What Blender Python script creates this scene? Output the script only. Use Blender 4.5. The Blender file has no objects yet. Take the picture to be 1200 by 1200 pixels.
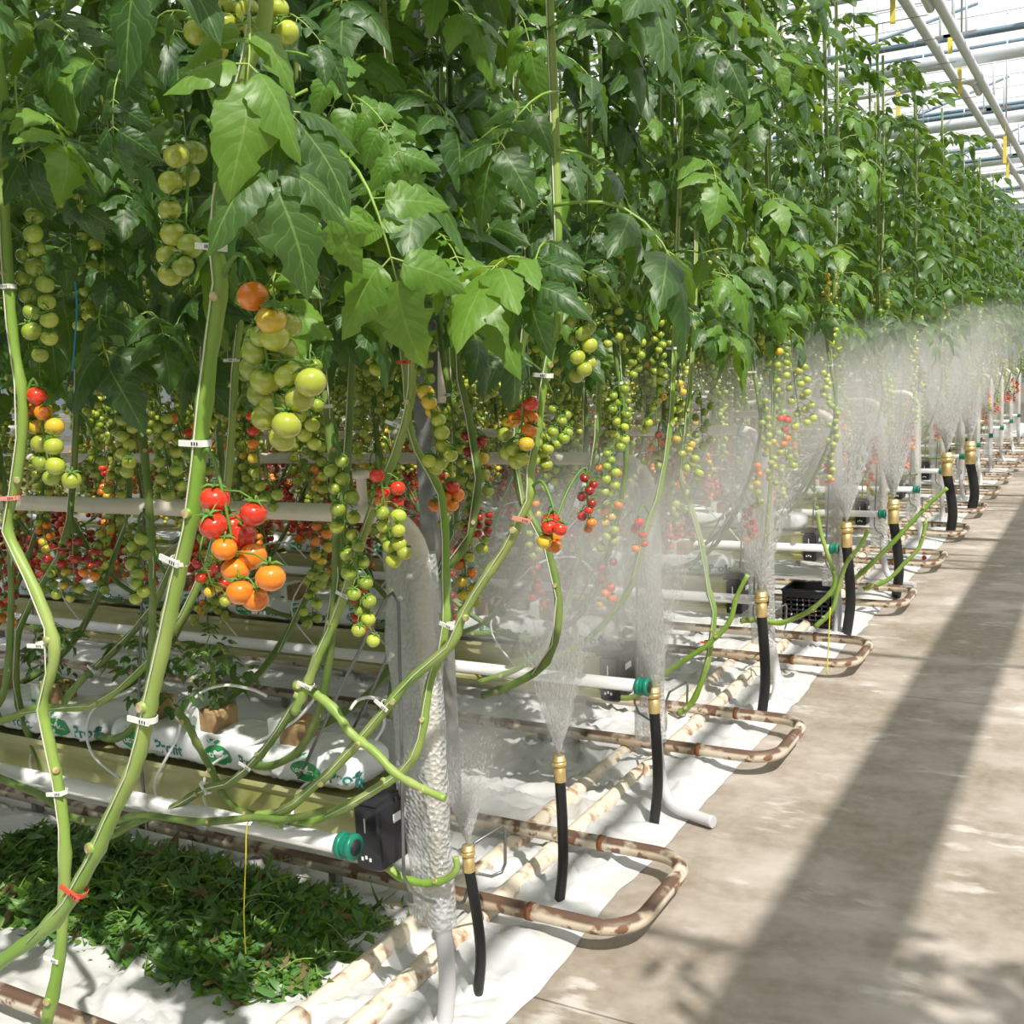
import bpy, math, random
import numpy as np
from mathutils import Vector, Matrix, noise
from mathutils.bvhtree import BVHTree
random.seed(7)
R = random.Random(11)
SC = bpy.context.scene
COL = SC.collection
PI = math.pi

# ------------------------------------------------------------------ camera, sky, sun, exposure
CAMH = 1.82
FPX = 1277.3
M3 = Matrix(((0.87396736, -0.02469908, 0.48535658),
             (0.48395673, 0.13537251, -0.86455779),
             (-0.04435016, 0.99048687, 0.13026444)))
cam = bpy.data.objects.new('camera', bpy.data.cameras.new('camera'))
COL.objects.link(cam)
cam.data.sensor_width = 36.0
cam.data.lens = 36.0 * FPX / 1200.0
cam.data.clip_start = 0.05
cam.data.clip_end = 300
cam.matrix_world = Matrix.Translation((0, 0, CAMH)) @ M3.to_4x4()
SC.camera = cam

world = bpy.data.worlds.new('world')
SC.world = world
world.use_nodes = True
wb = world.node_tree.nodes['Background']
wb.inputs[0].default_value = (0.84, 0.93, 1.0, 1)
wb.inputs[1].default_value = 0.25

sun = bpy.data.objects.new('sun', bpy.data.lights.new('sun', 'SUN'))
COL.objects.link(sun)
sun.data.energy = 9.6
sun.data.angle = math.radians(0.6)
sun.data.color = (1.0, 0.955, 0.88)
sun.rotation_euler = Vector((0.62, -0.48, 1.0)).to_track_quat('Z', 'Y').to_euler()

SC.view_settings.view_transform = 'Standard'
SC.view_settings.look = 'None'
SC.view_settings.gamma = 1.0
SC.view_settings.use_curve_mapping = False
SC.view_settings.exposure = 0.15
SC.cycles.transparent_max_bounces = 48
SC.cycles.max_bounces = 8
SC.cycles.volume_bounces = 1
SC.cycles.use_denoising = True
SC.cycles.volume_step_rate = 1.5


def ray(px, py):
    return M3 @ Vector(((px - 600) / FPX, -(py - 600) / FPX, -1.0))


def P(px, py, y):                      # point of the plane Y = y seen there
    d = ray(px, py)
    return Vector((0, 0, CAMH)) + d * (y / d.y)


def G(px, py, z=0.0):                  # point of the level Z = z seen there
    d = ray(px, py)
    return Vector((0, 0, CAMH)) + d * ((z - CAMH) / d.z)


# ------------------------------------------------------------------ materials
def new_mat(name):
    m = bpy.data.materials.new(name)
    m.use_nodes = True
    nt = m.node_tree
    return m, nt, nt.nodes['Principled BSDF'], nt.nodes['Material Output']


def N(nt, typ, **kw):
    n = nt.nodes.new(typ)
    for k, v in kw.items():
        setattr(n, k, v)
    return n


def noise_fac(nt, scale, detail=4, lo=0.35, hi=0.65, coord='Object', stretch=None):
    tc = N(nt, 'ShaderNodeTexCoord')
    src = tc.outputs[coord]
    if stretch:
        mp = N(nt, 'ShaderNodeMapping')
        mp.inputs['Scale'].default_value = stretch
        nt.links.new(src, mp.inputs['Vector'])
        src = mp.outputs[0]
    nz = N(nt, 'ShaderNodeTexNoise')
    nz.inputs['Scale'].default_value = scale
    nz.inputs['Detail'].default_value = detail
    nt.links.new(src, nz.inputs['Vector'])
    mr = N(nt, 'ShaderNodeMapRange')
    mr.inputs[1].default_value = lo
    mr.inputs[2].default_value = hi
    nt.links.new(nz.outputs[0], mr.inputs[0])
    return mr.outputs[0]


def mixc(nt, fac, a, b):
    mx = N(nt, 'ShaderNodeMix', data_type='RGBA')
    for sock, v in ((mx.inputs[0], fac), (mx.inputs[6], a), (mx.inputs[7], b)):
        if isinstance(v, (tuple, list)):
            sock.default_value = (*v[:3], 1)
        elif isinstance(v, (int, float)):
            sock.default_value = v
        else:
            nt.links.new(v, sock)
    return mx.outputs[2]


def bump(nt, bsdf, fac, strength=0.3, dist=0.01):
    b = N(nt, 'ShaderNodeBump')
    b.inputs['Strength'].default_value = strength
    b.inputs['Distance'].default_value = dist
    nt.links.new(fac, b.inputs['Height'])
    nt.links.new(b.outputs[0], bsdf.inputs['Normal'])


def mat(name, c, rough=0.5, metal=0.0, c2=None, scale=8, lo=0.4, hi=0.65, bmp=0.0, bscale=40, stretch=None, spec=0.5):
    m, nt, b, out = new_mat(name)
    b.inputs['Base Color'].default_value = (*c, 1)
    b.inputs['Roughness'].default_value = rough
    b.inputs['Metallic'].default_value = metal
    b.inputs['Specular IOR Level'].default_value = spec
    if c2:
        f = noise_fac(nt, scale, 5, lo, hi, stretch=stretch)
        nt.links.new(mixc(nt, f, c, c2), b.inputs['Base Color'])
    if bmp:
        bump(nt, b, noise_fac(nt, bscale, 3, 0, 1), bmp, 0.004)
    return m


def math_n(nt, op, a, b=None):
    n = N(nt, 'ShaderNodeMath', operation=op)
    for i, v in enumerate((a, b)):
        if v is None:
            continue
        if isinstance(v, (int, float)):
            n.inputs[i].default_value = v
        else:
            nt.links.new(v, n.inputs[i])
    return n.outputs[0]


def leaf_mat(name, ca, cb, trans, veins=True, tfac=0.33):
    m, nt, b, out = new_mat(name)
    oi = N(nt, 'ShaderNodeObjectInfo')
    base = mixc(nt, oi.outputs['Random'], ca, cb)
    f = noise_fac(nt, 9, 3, 0.35, 0.7)
    base = mixc(nt, math_n(nt, 'MULTIPLY', f, 0.35), base, (cb[0] * 1.3, cb[1] * 1.25, cb[2]))
    if veins:
        uv = N(nt, 'ShaderNodeUVMap')
        sp = N(nt, 'ShaderNodeSeparateXYZ')
        nt.links.new(uv.outputs[0], sp.inputs[0])
        av = math_n(nt, 'ABSOLUTE', math_n(nt, 'SUBTRACT', sp.outputs[1], 0.5))
        side = math_n(nt, 'FRACT', math_n(nt, 'SUBTRACT', math_n(nt, 'MULTIPLY', sp.outputs[0], 7.0), math_n(nt, 'MULTIPLY', av, 4.0)))
        sv = math_n(nt, 'LESS_THAN', math_n(nt, 'ABSOLUTE', math_n(nt, 'SUBTRACT', side, 0.5)), 0.055)
        mv = math_n(nt, 'LESS_THAN', av, 0.022)
        vein = math_n(nt, 'MAXIMUM', math_n(nt, 'MULTIPLY', sv, 0.5), mv)
        base = mixc(nt, math_n(nt, 'MULTIPLY', vein, 0.55), base, (0.26, 0.4, 0.1))
        bl = math_n(nt, 'ABSOLUTE', math_n(nt, 'SUBTRACT', side, 0.5))
        bump(nt, b, bl, 0.22, 0.006)
    nt.links.new(base, b.inputs['Base Color'])
    b.inputs['Roughness'].default_value = 0.47
    b.inputs['Coat Weight'].default_value = 0.22
    b.inputs['Coat Roughness'].default_value = 0.33
    b.inputs['Specular IOR Level'].default_value = 0.5
    tr = N(nt, 'ShaderNodeBsdfTranslucent')
    nt.links.new(mixc(nt, oi.outputs['Random'], trans, (trans[0] * 1.35, trans[1] * 1.1, trans[2])), tr.inputs[0])
    ms = N(nt, 'ShaderNodeMixShader')
    ms.inputs[0].default_value = tfac
    nt.links.new(b.outputs[0], ms.inputs[1])
    nt.links.new(tr.outputs[0], ms.inputs[2])
    nt.links.new(ms.outputs[0], out.inputs[0])
    return m


def glassy(name, tint, alpha, rough=0.15, bmp=0.0, bscale=60, trans=0.3):
    """thin film: part clear, part milky"""
    m, nt, b, out = new_mat(name)
    b.inputs['Base Color'].default_value = (*tint, 1)
    b.inputs['Roughness'].default_value = rough
    if bmp:
        vo = N(nt, 'ShaderNodeTexVoronoi')
        vo.inputs['Scale'].default_value = bscale
        tc = N(nt, 'ShaderNodeTexCoord')
        nt.links.new(tc.outputs['Object'], vo.inputs['Vector'])
        bump(nt, b, vo.outputs['Distance'], bmp, 0.02)
    tl = N(nt, 'ShaderNodeBsdfTranslucent')
    tl.inputs[0].default_value = (*tint, 1)
    m1 = N(nt, 'ShaderNodeMixShader')
    m1.inputs[0].default_value = trans
    nt.links.new(b.outputs[0], m1.inputs[1])
    nt.links.new(tl.outputs[0], m1.inputs[2])
    tp = N(nt, 'ShaderNodeBsdfTransparent')
    m2 = N(nt, 'ShaderNodeMixShader')
    m2.inputs[0].default_value = alpha
    nt.links.new(tp.outputs[0], m2.inputs[1])
    nt.links.new(m1.outputs[0], m2.inputs[2])
    nt.links.new(m2.outputs[0], out.inputs[0])
    return m


def rust_mat():
    m, nt, b, out = new_mat('rail_paint')
    f = noise_fac(nt, 18, 8, 0.56, 0.62)
    f2 = noise_fac(nt, 5, 4, 0.42, 0.6)
    c = mixc(nt, f2, (0.66, 0.59, 0.47), (0.52, 0.42, 0.3))
    c = mixc(nt, f, c, (0.22, 0.11, 0.06))
    geo = N(nt, 'ShaderNodeNewGeometry')
    sp = N(nt, 'ShaderNodeSeparateXYZ')
    nt.links.new(geo.outputs['Normal'], sp.inputs[0])
    top = N(nt, 'ShaderNodeMapRange')
    top.inputs[1].default_value = 0.3
    top.inputs[2].default_value = 0.6
    nt.links.new(sp.outputs[2], top.inputs[0])
    wear = math_n(nt, 'MULTIPLY', top.outputs[0], noise_fac(nt, 9, 8, 0.36, 0.5))
    c = mixc(nt, wear, c, (0.13, 0.075, 0.05))
    nt.links.new(c, b.inputs['Base Color'])
    b.inputs['Roughness'].default_value = 0.5
    bump(nt, b, noise_fac(nt, 60, 4, 0, 1), 0.25, 0.003)
    return m


def concrete_mat():
    m, nt, b, out = new_mat('concrete')
    big = noise_fac(nt, 0.8, 6, 0.4, 0.64, 'Object', (0.9, 1.2, 1))
    streak = noise_fac(nt, 1.5, 9, 0.36, 0.66, 'Object', (0.5, 1.9, 1))
    fine = noise_fac(nt, 22, 8, 0.35, 0.7)
    mott = noise_fac(nt, 5, 9, 0.42, 0.62)
    c = mixc(nt, streak, (0.53, 0.475, 0.43), (0.36, 0.31, 0.265))
    c = mixc(nt, math_n(nt, 'MULTIPLY', mott, 0.6), c, (0.25, 0.2, 0.15))
    c = mixc(nt, math_n(nt, 'MULTIPLY', big, 0.75), c, (0.2, 0.155, 0.1))
    c = mixc(nt, math_n(nt, 'MULTIPLY', fine, 0.25), c, (0.55, 0.5, 0.45))
    w = noise_fac(nt, 3.2, 12, 0.55, 0.68)
    sc = noise_fac(nt, 9, 10, 0.5, 0.6, 'Object', (0.6, 1.6, 1))
    c = mixc(nt, math_n(nt, 'MULTIPLY', math_n(nt, 'MULTIPLY', w, sc), 0.8), c, (0.64, 0.6, 0.56))
    nt.links.new(c, b.inputs['Base Color'])
    rr = N(nt, 'ShaderNodeMapRange')
    rr.inputs[3].default_value = 0.75
    rr.inputs[4].default_value = 0.4
    nt.links.new(big, rr.inputs[0])
    nt.links.new(rr.outputs[0], b.inputs['Roughness'])
    bump(nt, b, fine, 0.12, 0.004)
    return m


MT = {}
MT['leaf'] = leaf_mat('leaf', (0.024, 0.074, 0.019), (0.052, 0.128, 0.025), (0.16, 0.33, 0.022))
MT['leaf_young'] = leaf_mat('young_leaf', (0.075, 0.19, 0.026), (0.13, 0.27, 0.03), (0.3, 0.52, 0.03))
MT['leaf_far'] = leaf_mat('far_leaf', (0.03, 0.085, 0.02), (0.068, 0.155, 0.028), (0.19, 0.38, 0.028), veins=False)
MT['cut'] = leaf_mat('cut_leaf', (0.06, 0.17, 0.04), (0.12, 0.26, 0.07), (0.14, 0.3, 0.06), veins=False, tfac=0.2)
MT['cut_dry'] = mat('dry_cut_leaf', (0.17, 0.12, 0.05), 0.8)
MT['stem'] = mat('stem', (0.2, 0.36, 0.045), 0.45, c2=(0.34, 0.43, 0.12), scale=7, stretch=(1, 1, 0.25), bmp=0.15)
MT['stem_dark'] = mat('old_stem', (0.11, 0.2, 0.03), 0.5, c2=(0.2, 0.27, 0.07), scale=9, bmp=0.15)
MT['scar'] = mat('stem_scar', (0.62, 0.5, 0.3), 0.7, c2=(0.35, 0.22, 0.1), scale=60)
MT['vine'] = mat('truss_stalk', (0.12, 0.25, 0.035), 0.5)
FR = {'g': (0.31, 0.4, 0.045), 'l': (0.44, 0.5, 0.055), 'y': (0.72, 0.5, 0.04), 'o': (0.85, 0.24, 0.015), 'r': (0.72, 0.045, 0.015), 'd': (0.4, 0.02, 0.015)}
FM = {}
for k, c in FR.items():
    m, nt, b, out = new_mat('tomato_skin_' + {'g': 'green', 'l': 'pale', 'y': 'yellow', 'o': 'orange', 'r': 'red', 'd': 'crimson'}[k])
    oi = N(nt, 'ShaderNodeObjectInfo')
    nt.links.new(mixc(nt, oi.outputs['Random'], tuple(x * 0.82 for x in c), tuple(min(1, x * 1.12) for x in c)), b.inputs['Base Color'])
    b.inputs['Roughness'].default_value = 0.22
    b.inputs['Coat Weight'].default_value = 0.6
    b.inputs['Coat Roughness'].default_value = 0.1
    FM[k] = m
MT['string'] = mat('string', (0.75, 0.72, 0.62), 0.8)
MT['yellow_string'] = mat('yellow_string', (0.75, 0.7, 0.03), 0.7)
MT['blue_string'] = mat('blue_string', (0.03, 0.25, 0.55), 0.7)
MT['clip'] = mat('clip_white', (0.8, 0.8, 0.76), 0.4)
MT['clip_red'] = mat('clip_red', (0.65, 0.09, 0.04), 0.4)
MT['clip_pink'] = mat('clip_pink', (0.75, 0.3, 0.24), 0.4)
MT['dark'] = mat('dark', (0.02, 0.02, 0.02), 0.6)
MT['rail'] = rust_mat()
MT['main'] = mat('pipe_cream_rust', (0.7, 0.62, 0.5), 0.55, c2=(0.36, 0.2, 0.1), scale=16, lo=0.54, hi=0.68, bmp=0.2)
MT['hpipe'] = mat('pipe_cream', (0.77, 0.71, 0.6), 0.4, c2=(0.62, 0.5, 0.36), scale=9, lo=0.52, hi=0.75)
MT['rust'] = mat('rust', (0.28, 0.11, 0.04), 0.85, c2=(0.14, 0.05, 0.02), scale=40)
MT['gutter'] = mat('gutter', (0.5, 0.48, 0.26), 0.4, c2=(0.32, 0.33, 0.1), scale=4, lo=0.4, hi=0.66, stretch=(0.6, 3, 3))
MT['gutter_in'] = mat('gutter_lip', (0.62, 0.6, 0.5), 0.5)
MT['bag'] = mat('grow_bag_film', (0.8, 0.82, 0.84), 0.22, bmp=0.5, bscale=14)
MT['print_green'] = mat('print_green', (0.03, 0.3, 0.09), 0.4)
MT['print_teal'] = mat('print_teal', (0.02, 0.22, 0.2), 0.4)
MT['print_white'] = mat('print_white', (0.85, 0.88, 0.85), 0.4)
MT['cube'] = mat('fibre_block', (0.4, 0.27, 0.13), 0.95, c2=(0.27, 0.17, 0.08), scale=30, bmp=0.5)
MT['wrap'] = mat('block_wrap', (0.78, 0.82, 0.8), 0.4)
MT['pvc'] = mat('white_pvc', (0.82, 0.82, 0.82), 0.3)
MT['green_cap'] = mat('green_plastic', (0.01, 0.2, 0.13), 0.35)
MT['black'] = mat('black_plastic', (0.018, 0.018, 0.024), 0.3)
MT['rubber'] = mat('black_hose', (0.012, 0.013, 0.014), 0.42)
MT['brass'] = mat('brass', (0.86, 0.66, 0.32), 0.42, metal=0.75, c2=(0.74, 0.54, 0.22), scale=30)
MT['steel'] = mat('steel_wire', (0.27, 0.27, 0.28), 0.38, metal=0.8)
MT['galv'] = mat('galvanised', (0.3, 0.3, 0.29), 0.5, metal=0.3, c2=(0.19, 0.19, 0.19), scale=20)
MT['conduit'] = mat('grey_conduit', (0.55, 0.55, 0.57), 0.4)
MT['roof'] = mat('roof_white', (0.7, 0.73, 0.76), 0.45)
MT['roofdark'] = mat('roof_bar', (0.16, 0.24, 0.31), 0.5)
MT['sheet'] = mat('white_sheet', (0.6, 0.605, 0.61), 0.5, c2=(0.5, 0.48, 0.44), scale=2.2, lo=0.5, hi=0.8, bmp=0.35, bscale=9)
MT['concrete'] = concrete_mat()
MT['soil'] = mat('joint_dirt', (0.12, 0.1, 0.08), 0.95)
MT['bubble'] = glassy('bubble_wrap', (0.86, 0.88, 0.9), 0.5, 0.12, 0.7, 75, 0.35)
MT['film'] = glassy('clear_film', (0.85, 0.88, 0.95), 0.38, 0.1, 0.5, 18, 0.4)
MT['pane'] = glassy('roof_glass', (0.95, 0.97, 1.0), 0.3, 0.08, 0, 0, 0.7)
MT['trap'] = mat('yellow_trap', (0.82, 0.66, 0.1), 0.5)
MT['water'] = glassy('spray_water', (1.0, 1.0, 1.0), 0.7, 0.15, 0, 0, 0.5)


# ------------------------------------------------------------------ mesh builder
class MB:
    def __init__(s):
        s.v, s.f, s.m, s.uv, s.sm = [], [], [], [], []

    def face(s, idx, mi=0, uv=None, smooth=True):
        s.f.append(tuple(idx)); s.m.append(mi); s.sm.append(smooth)
        s.uv.append(uv or [(0.5, 0.5)] * len(idx))

    def tube(s, pts, r, n=8, mi=0, cap=True, closed=False):
        pts = [Vector(p) for p in pts]
        k = len(pts)
        rs = r if isinstance(r, (list, tuple)) else [r] * k
        up = None
        rings = []
        for i, p in enumerate(pts):
            if closed:
                t = pts[(i + 1) % k] - pts[i - 1]
            else:
                t = pts[min(i + 1, k - 1)] - pts[max(i - 1, 0)]
            if t.length < 1e-9:
                t = Vector((0, 0, 1))
            t.normalize()
            if up is None:
                a = Vector((0, 0, 1)) if abs(t.z) < 0.9 else Vector((1, 0, 0))
                up = (a - t * a.dot(t)).normalized()
            else:
                up = up - t * up.dot(t)
                up = up.normalized() if up.length > 1e-6 else t.orthogonal().normalized()
            sd = t.cross(up)
            b = len(s.v)
            for j in range(n):
                a = 2 * PI * j / n
                s.v.append(p + (up * math.cos(a) + sd * math.sin(a)) * rs[i])
            rings.append(b)
        m = k if closed else k - 1
        for i in range(m):
            a, b = rings[i], rings[(i + 1) % k]
            for j in range(n):
                j2 = (j + 1) % n
                s.face((a + j, b + j, b + j2, a + j2), mi)
        if cap and not closed:
            s.face([rings[0] + j for j in range(n)], mi, smooth=False)
            s.face([rings[-1] + j for j in range(n - 1, -1, -1)], mi, smooth=False)
        return s

    def box(s, lo, hi, mi=0, bev=0.0):
        lo, hi = Vector(lo), Vector(hi)
        c = (lo + hi) / 2; h = (hi - lo) / 2
        if bev <= 0:
            b = len(s.v)
            for x in (-1, 1):
                for y in (-1, 1):
                    for z in (-1, 1):
                        s.v.append(c + Vector((x * h.x, y * h.y, z * h.z)))
            for q in ((0, 1, 3, 2), (4, 6, 7, 5), (0, 4, 5, 1), (2, 3, 7, 6), (0, 2, 6, 4), (1, 5, 7, 3)):
                s.face([b + i for i in q], mi, smooth=False)
        else:
            # chamfered slab: rounded rectangle outline in xy, chamfer in z
            def ring(ins, z):
                b = len(s.v)
                hx, hy = h.x - ins, h.y - ins
                e = min(bev, hx * 0.9, hy * 0.9)
                for (sx, sy) in ((1, 1), (-1, 1), (-1, -1), (1, -1)):
                    pr = [(hx, hy - e), (hx - e * 0.3, hy - e * 0.3), (hx - e, hy)]
                    if sx * sy < 0:
                        pr = pr[::-1]
                    for (x, y) in pr:
                        s.v.append(c + Vector((sx * x, sy * y, z)))
                return b
            zs = [(bev, -h.z), (0, -h.z + bev), (0, h.z - bev), (bev, h.z)]
            rg = [ring(i, z) for i, z in zs]
            for a, b in zip(rg, rg[1:]):
                for j in range(12):
                    j2 = (j + 1) % 12
                    s.face((a + j, a + j2, b + j2, b + j), mi, smooth=False)
            s.face([rg[0] + j for j in range(11, -1, -1)], mi, smooth=False)
            s.face([rg[-1] + j for j in range(12)], mi, smooth=False)
        return s

    def lathe(s, prof, n=16, mi=0, org=(0, 0, 0), axis=(0, 0, 1)):
        q = Vector((0, 0, 1)).rotation_difference(Vector(axis).normalized())
        o = Vector(org)
        rings = []
        for (r, z) in prof:
            b = len(s.v)
            for j in range(n):
                a = 2 * PI * j / n
                s.v.append(o + q @ Vector((r * math.cos(a), r * math.sin(a), z)))
            rings.append(b)
        for a, b in zip(rings, rings[1:]):
            for j in range(n):
                j2 = (j + 1) % n
                s.face((a + j, a + j2, b + j2, b + j), mi)
        s.face([rings[0] + j for j in range(n - 1, -1, -1)], mi)
        s.face([rings[-1] + j for j in range(n)], mi)
        return s

    def ball(s, c, r, nu=12, nv=8, mi=0, squash=0.92, dimple=0.0, q=None):
        c = Vector(c)
        b = len(s.v)
        for i in range(nv + 1):
            th = PI * i / nv
            z = math.cos(th)
            rr = math.sin(th)
            zz = z * squash - dimple * max(0, z) ** 8
            for j in range(nu):
                a = 2 * PI * j / nu
                p = Vector((rr * math.cos(a), rr * math.sin(a), zz)) * r
                s.v.append(c + (q @ p if q else p))
        for i in range(nv):
            for j in range(nu):
                j2 = (j + 1) % nu
                s.face((b + i * nu + j, b + (i + 1) * nu + j, b + (i + 1) * nu + j2, b + i * nu + j2), mi)
        return s

    def add(s, other, mtx, mi_map=None):
        b = len(s.v)
        s.v += [mtx @ Vector(p) for p in other.v]
        for f, m, uv, sm in zip(other.f, other.m, other.uv, other.sm):
            s.f.append(tuple(b + i for i in f)); s.m.append(mi_map[m] if mi_map else m); s.uv.append(uv); s.sm.append(sm)
        return s

    def mesh(s, name, mats, uv=False):
        me = bpy.data.meshes.new(name)
        me.from_pydata([tuple(p) for p in s.v], [], s.f)
        if not isinstance(mats, (list, tuple)):
            mats = [mats]
        for m in mats:
            me.materials.append(m)
        me.polygons.foreach_set('material_index', s.m)
        me.polygons.foreach_set('use_smooth', s.sm)
        if uv:
            l = me.uv_layers.new(name='UVMap')
            flat = [c for u in s.uv for p in u for c in p]
            l.data.foreach_set('uv', flat)
        me.update()
        return me


def link(name, me, parent=None, loc=None, mtx=None):
    o = bpy.data.objects.new(name, me)
    COL.objects.link(o)
    if parent is not None:
        o.parent = parent
    if mtx is not None:
        o.matrix_basis = mtx
    elif loc is not None:
        o.location = loc
    return o


WL = {}                                  # world position of every Empty, to hang its parts by world coordinates


def thing(name, label, cat, loc=(0, 0, 0), group=None):
    o = bpy.data.objects.new(name, None)
    o.empty_display_size = 0.05
    COL.objects.link(o)
    o.location = loc
    WL[o.name] = Vector(loc)
    o['label'] = label; o['category'] = cat
    if group:
        o['group'] = group
    return o


def part(name, mb, mats, parent, uv=False):           # mb is in world coordinates
    me = mb if isinstance(mb, bpy.types.Mesh) else mb.mesh(name, mats, uv)
    o = link(name, me, parent)
    base = Vector((0, 0, 0))
    p = parent
    if p is not None:
        base = WL.get(p.name, Vector((0, 0, 0)))
    o.location = -base
    WL[o.name] = Vector((0, 0, 0))
    return o


def single(name, mb, mats, label, cat, group=None, uv=False):
    o = link(name, mb.mesh(name, mats, uv))
    o['label'] = label; o['category'] = cat
    if group:
        o['group'] = group
    WL[o.name] = Vector((0, 0, 0))
    return o


def spline(pts, n=6):
    pts = [Vector(p) for p in pts]
    if len(pts) < 3:
        return [pts[0].lerp(pts[-1], i / n) for i in range(n + 1)]
    out = []
    for i in range(len(pts) - 1):
        p0 = pts[max(i - 1, 0)]; p1 = pts[i]; p2 = pts[i + 1]; p3 = pts[min(i + 2, len(pts) - 1)]
        for k in range(n):
            t = k / n
            out.append(0.5 * ((2 * p1) + (p2 - p0) * t + (2 * p0 - 5 * p1 + 4 * p2 - p3) * t * t + (3 * p1 - p0 - 3 * p2 + p3) * t ** 3))
    out.append(pts[-1])
    return out


ORD = ['first', 'second', 'third', 'fourth', 'fifth', 'sixth', 'seventh', 'eighth', 'ninth', 'tenth', 'eleventh', 'twelfth', 'thirteenth', 'fourteenth', 'fifteenth', 'sixteenth', 'seventeenth', 'eighteenth', 'nineteenth', 'twentieth']


def rowy(k):                              # the crop row's own line; row 0 is the one the camera stands beside
    return 0.75 + 1.6 * k


NROW = 14

# ------------------------------------------------------------------ large structure: floor, sheet, roof
floor = bpy.data.objects.new('floor', None)
COL.objects.link(floor)
floor['kind'] = 'structure'
WL['floor'] = Vector((0, 0, 0))
for i in range(12):
    y0 = -4 + i * 3.3
    mb = MB(); mb.box((-1.75, y0, -0.12), (4.0, y0 + 3.29, 0.0), bev=0.004)
    part('concrete_slab', mb, MT['concrete'], floor)
mb = MB(); mb.box((-30, -8, -0.2), (10, 60, -0.015))
part('subfloor', mb, MT['soil'], floor)

# white ground sheet, wrinkled, with a ragged edge along the concrete


def sheet_grid(x0, x1, y0, y1, st, ragged, amp):
    mb = MB()
    nx = int((x1 - x0) / st); ny = int((y1 - y0) / st)
    for j in range(ny + 1):
        y = y0 + j * st
        e = x1 + (0.035 * noise.noise((y * 1.7, 3, 0)) + 0.012 * noise.noise((y * 9, 8, 0)) if ragged else 0)
        for i in range(nx + 1):
            x = x0 + (e - x0) * i / nx
            a = noise.noise((x * 2.2 + 5, y * 2.6, 0.3)); b = noise.noise((x * 6 + 3.0 * a, y * 5, 4.1)); c = noise.noise((x * 1.3, y * 14 + 5 * a, 7))
            edge = min(1.0, (e - x) / 0.12) if ragged else 1.0
            d2 = noise.noise((x * 5.5 + 4 * a, y * 11 + 3 * b, 2.2))
            z = 0.004 + amp * edge * max(0, 0.2 + 0.6 * max(0, 1 - abs(a) * 2.6) ** 2 + 0.6 * max(0, (1 - abs(b) * 3.0)) ** 2 + 0.55 * max(0, 1 - abs(d2) * 4) + 0.25 * c * (1 - abs(b)))
            mb.v.append(Vector((x, y, z)))
    for j in range(ny):
        for i in range(nx):
            q = j * (nx + 1) + i
            mb.face((q, q + 1, q + nx + 2, q + nx + 1))
    return mb


sheet = thing('ground_sheet', 'crumpled white plastic ground sheet under the plant rows beside the concrete path', 'sheet')
part('sheet_fabric', sheet_grid(-4.6, -1.465, 1.0, 8.0, 0.02, True, 0.04), MT['sheet'], sheet)
part('sheet_fabric', sheet_grid(-4.6, -1.44, 7.98, 28.0, 0.09, True, 0.03), MT['sheet'], sheet)
part('sheet_fabric', sheet_grid(-4.6, -1.46, -3.0, 1.01, 0.06, True, 0.02), MT['sheet'], sheet)
part('sheet_fabric', sheet_grid(-16.0, -4.59, -3.0, 28.0, 0.25, False, 0.02), MT['sheet'], sheet)

# roof
ceil = bpy.data.objects.new('ceiling', None)
COL.objects.link(ceil)
ceil['kind'] = 'structure'
WL['ceiling'] = Vector((0, 0, 0))
ZR = 6.0
pm = MB(); pm.box((0.02, 0.02, 0), (1.98, 3.58, 0.006)); pm = pm.mesh('glass_pane', MT['pane'])
XS = [-12 + 2 * i for i in range(12)]
YS = [-7.0 + 3.6 * j for j in range(12)]
for i, x in enumerate(XS):
    for j, y in enumerate(YS):
        link('glass_pane', pm, ceil, (x, y, ZR))
bm_ = MB(); bm_.box((-0.02, -7, -0.05), (0.02, 36.2, 0.03)); bm_ = bm_.mesh('glazing_bar', MT['roof'])
for x in XS + [12]:
    link('glazing_bar', bm_, ceil, (x, 0, ZR))
bm2 = MB(); bm2.box((-12, -0.02, -0.03), (12, 0.02, 0.02)); bm2 = bm2.mesh('purlin', MT['roof'])
for y in YS + [YS[-1] + 3.6]:
    link('purlin', bm2, ceil, (0, y, ZR))
for q in range(30):                       # thin screen wires under the glass
    mb = MB(); mb.tube([(-9, 6.2 + q * 0.72, 5.2), (6, 6.2 + q * 0.72, 5.2)], 0.006, 4)
    part('screen_wire', mb, MT['roof'], ceil)
mb = MB()
mb.tube([(2.2, -7, 5.05), (2.2, 34, 5.05)], 0.05, 8)
mb.box((2.22, -7, 5.0), (2.56, 34, 5.15))
part('roof_gutter', mb, MT['roof'], ceil)
for k in range(6):
    y = 7.4 + 3.6 * k
    tr = part('truss', (lambda b: b.tube([(-9, y, 5.35), (7, y, 5.35)], 0.028, 6))(MB()), MT['roofdark'], ceil)
    part('bottom_chord', MB().tube([(-9, y, 4.6), (7, y, 4.6)], 0.03, 8), MT['roofdark'], tr)
    for q in range(-6, 5):
        part('upright', MB().tube([(q * 1.1 - 0.3, y, 4.6), (q * 1.1 - 0.3, y, 5.35)], 0.014, 6), MT['roof'], tr)
        if q % 2 == 0:
            part('diagonal', MB().tube([(q * 1.1 - 0.3, y, 4.6), (q * 1.1 + 0.8, y + 1.8, 5.35)], 0.016, 6), MT['roofdark'], tr)
        if k > 0:
            part('hanger', MB().tube([(q * 0.9 - 1.1, y - 1.9 + 0.3 * (q % 3), 4.15), (q * 0.9 - 1.1, y - 1.9 + 0.3 * (q % 3), 5.2)], 0.008, 5), MT['roof'], tr)

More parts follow.
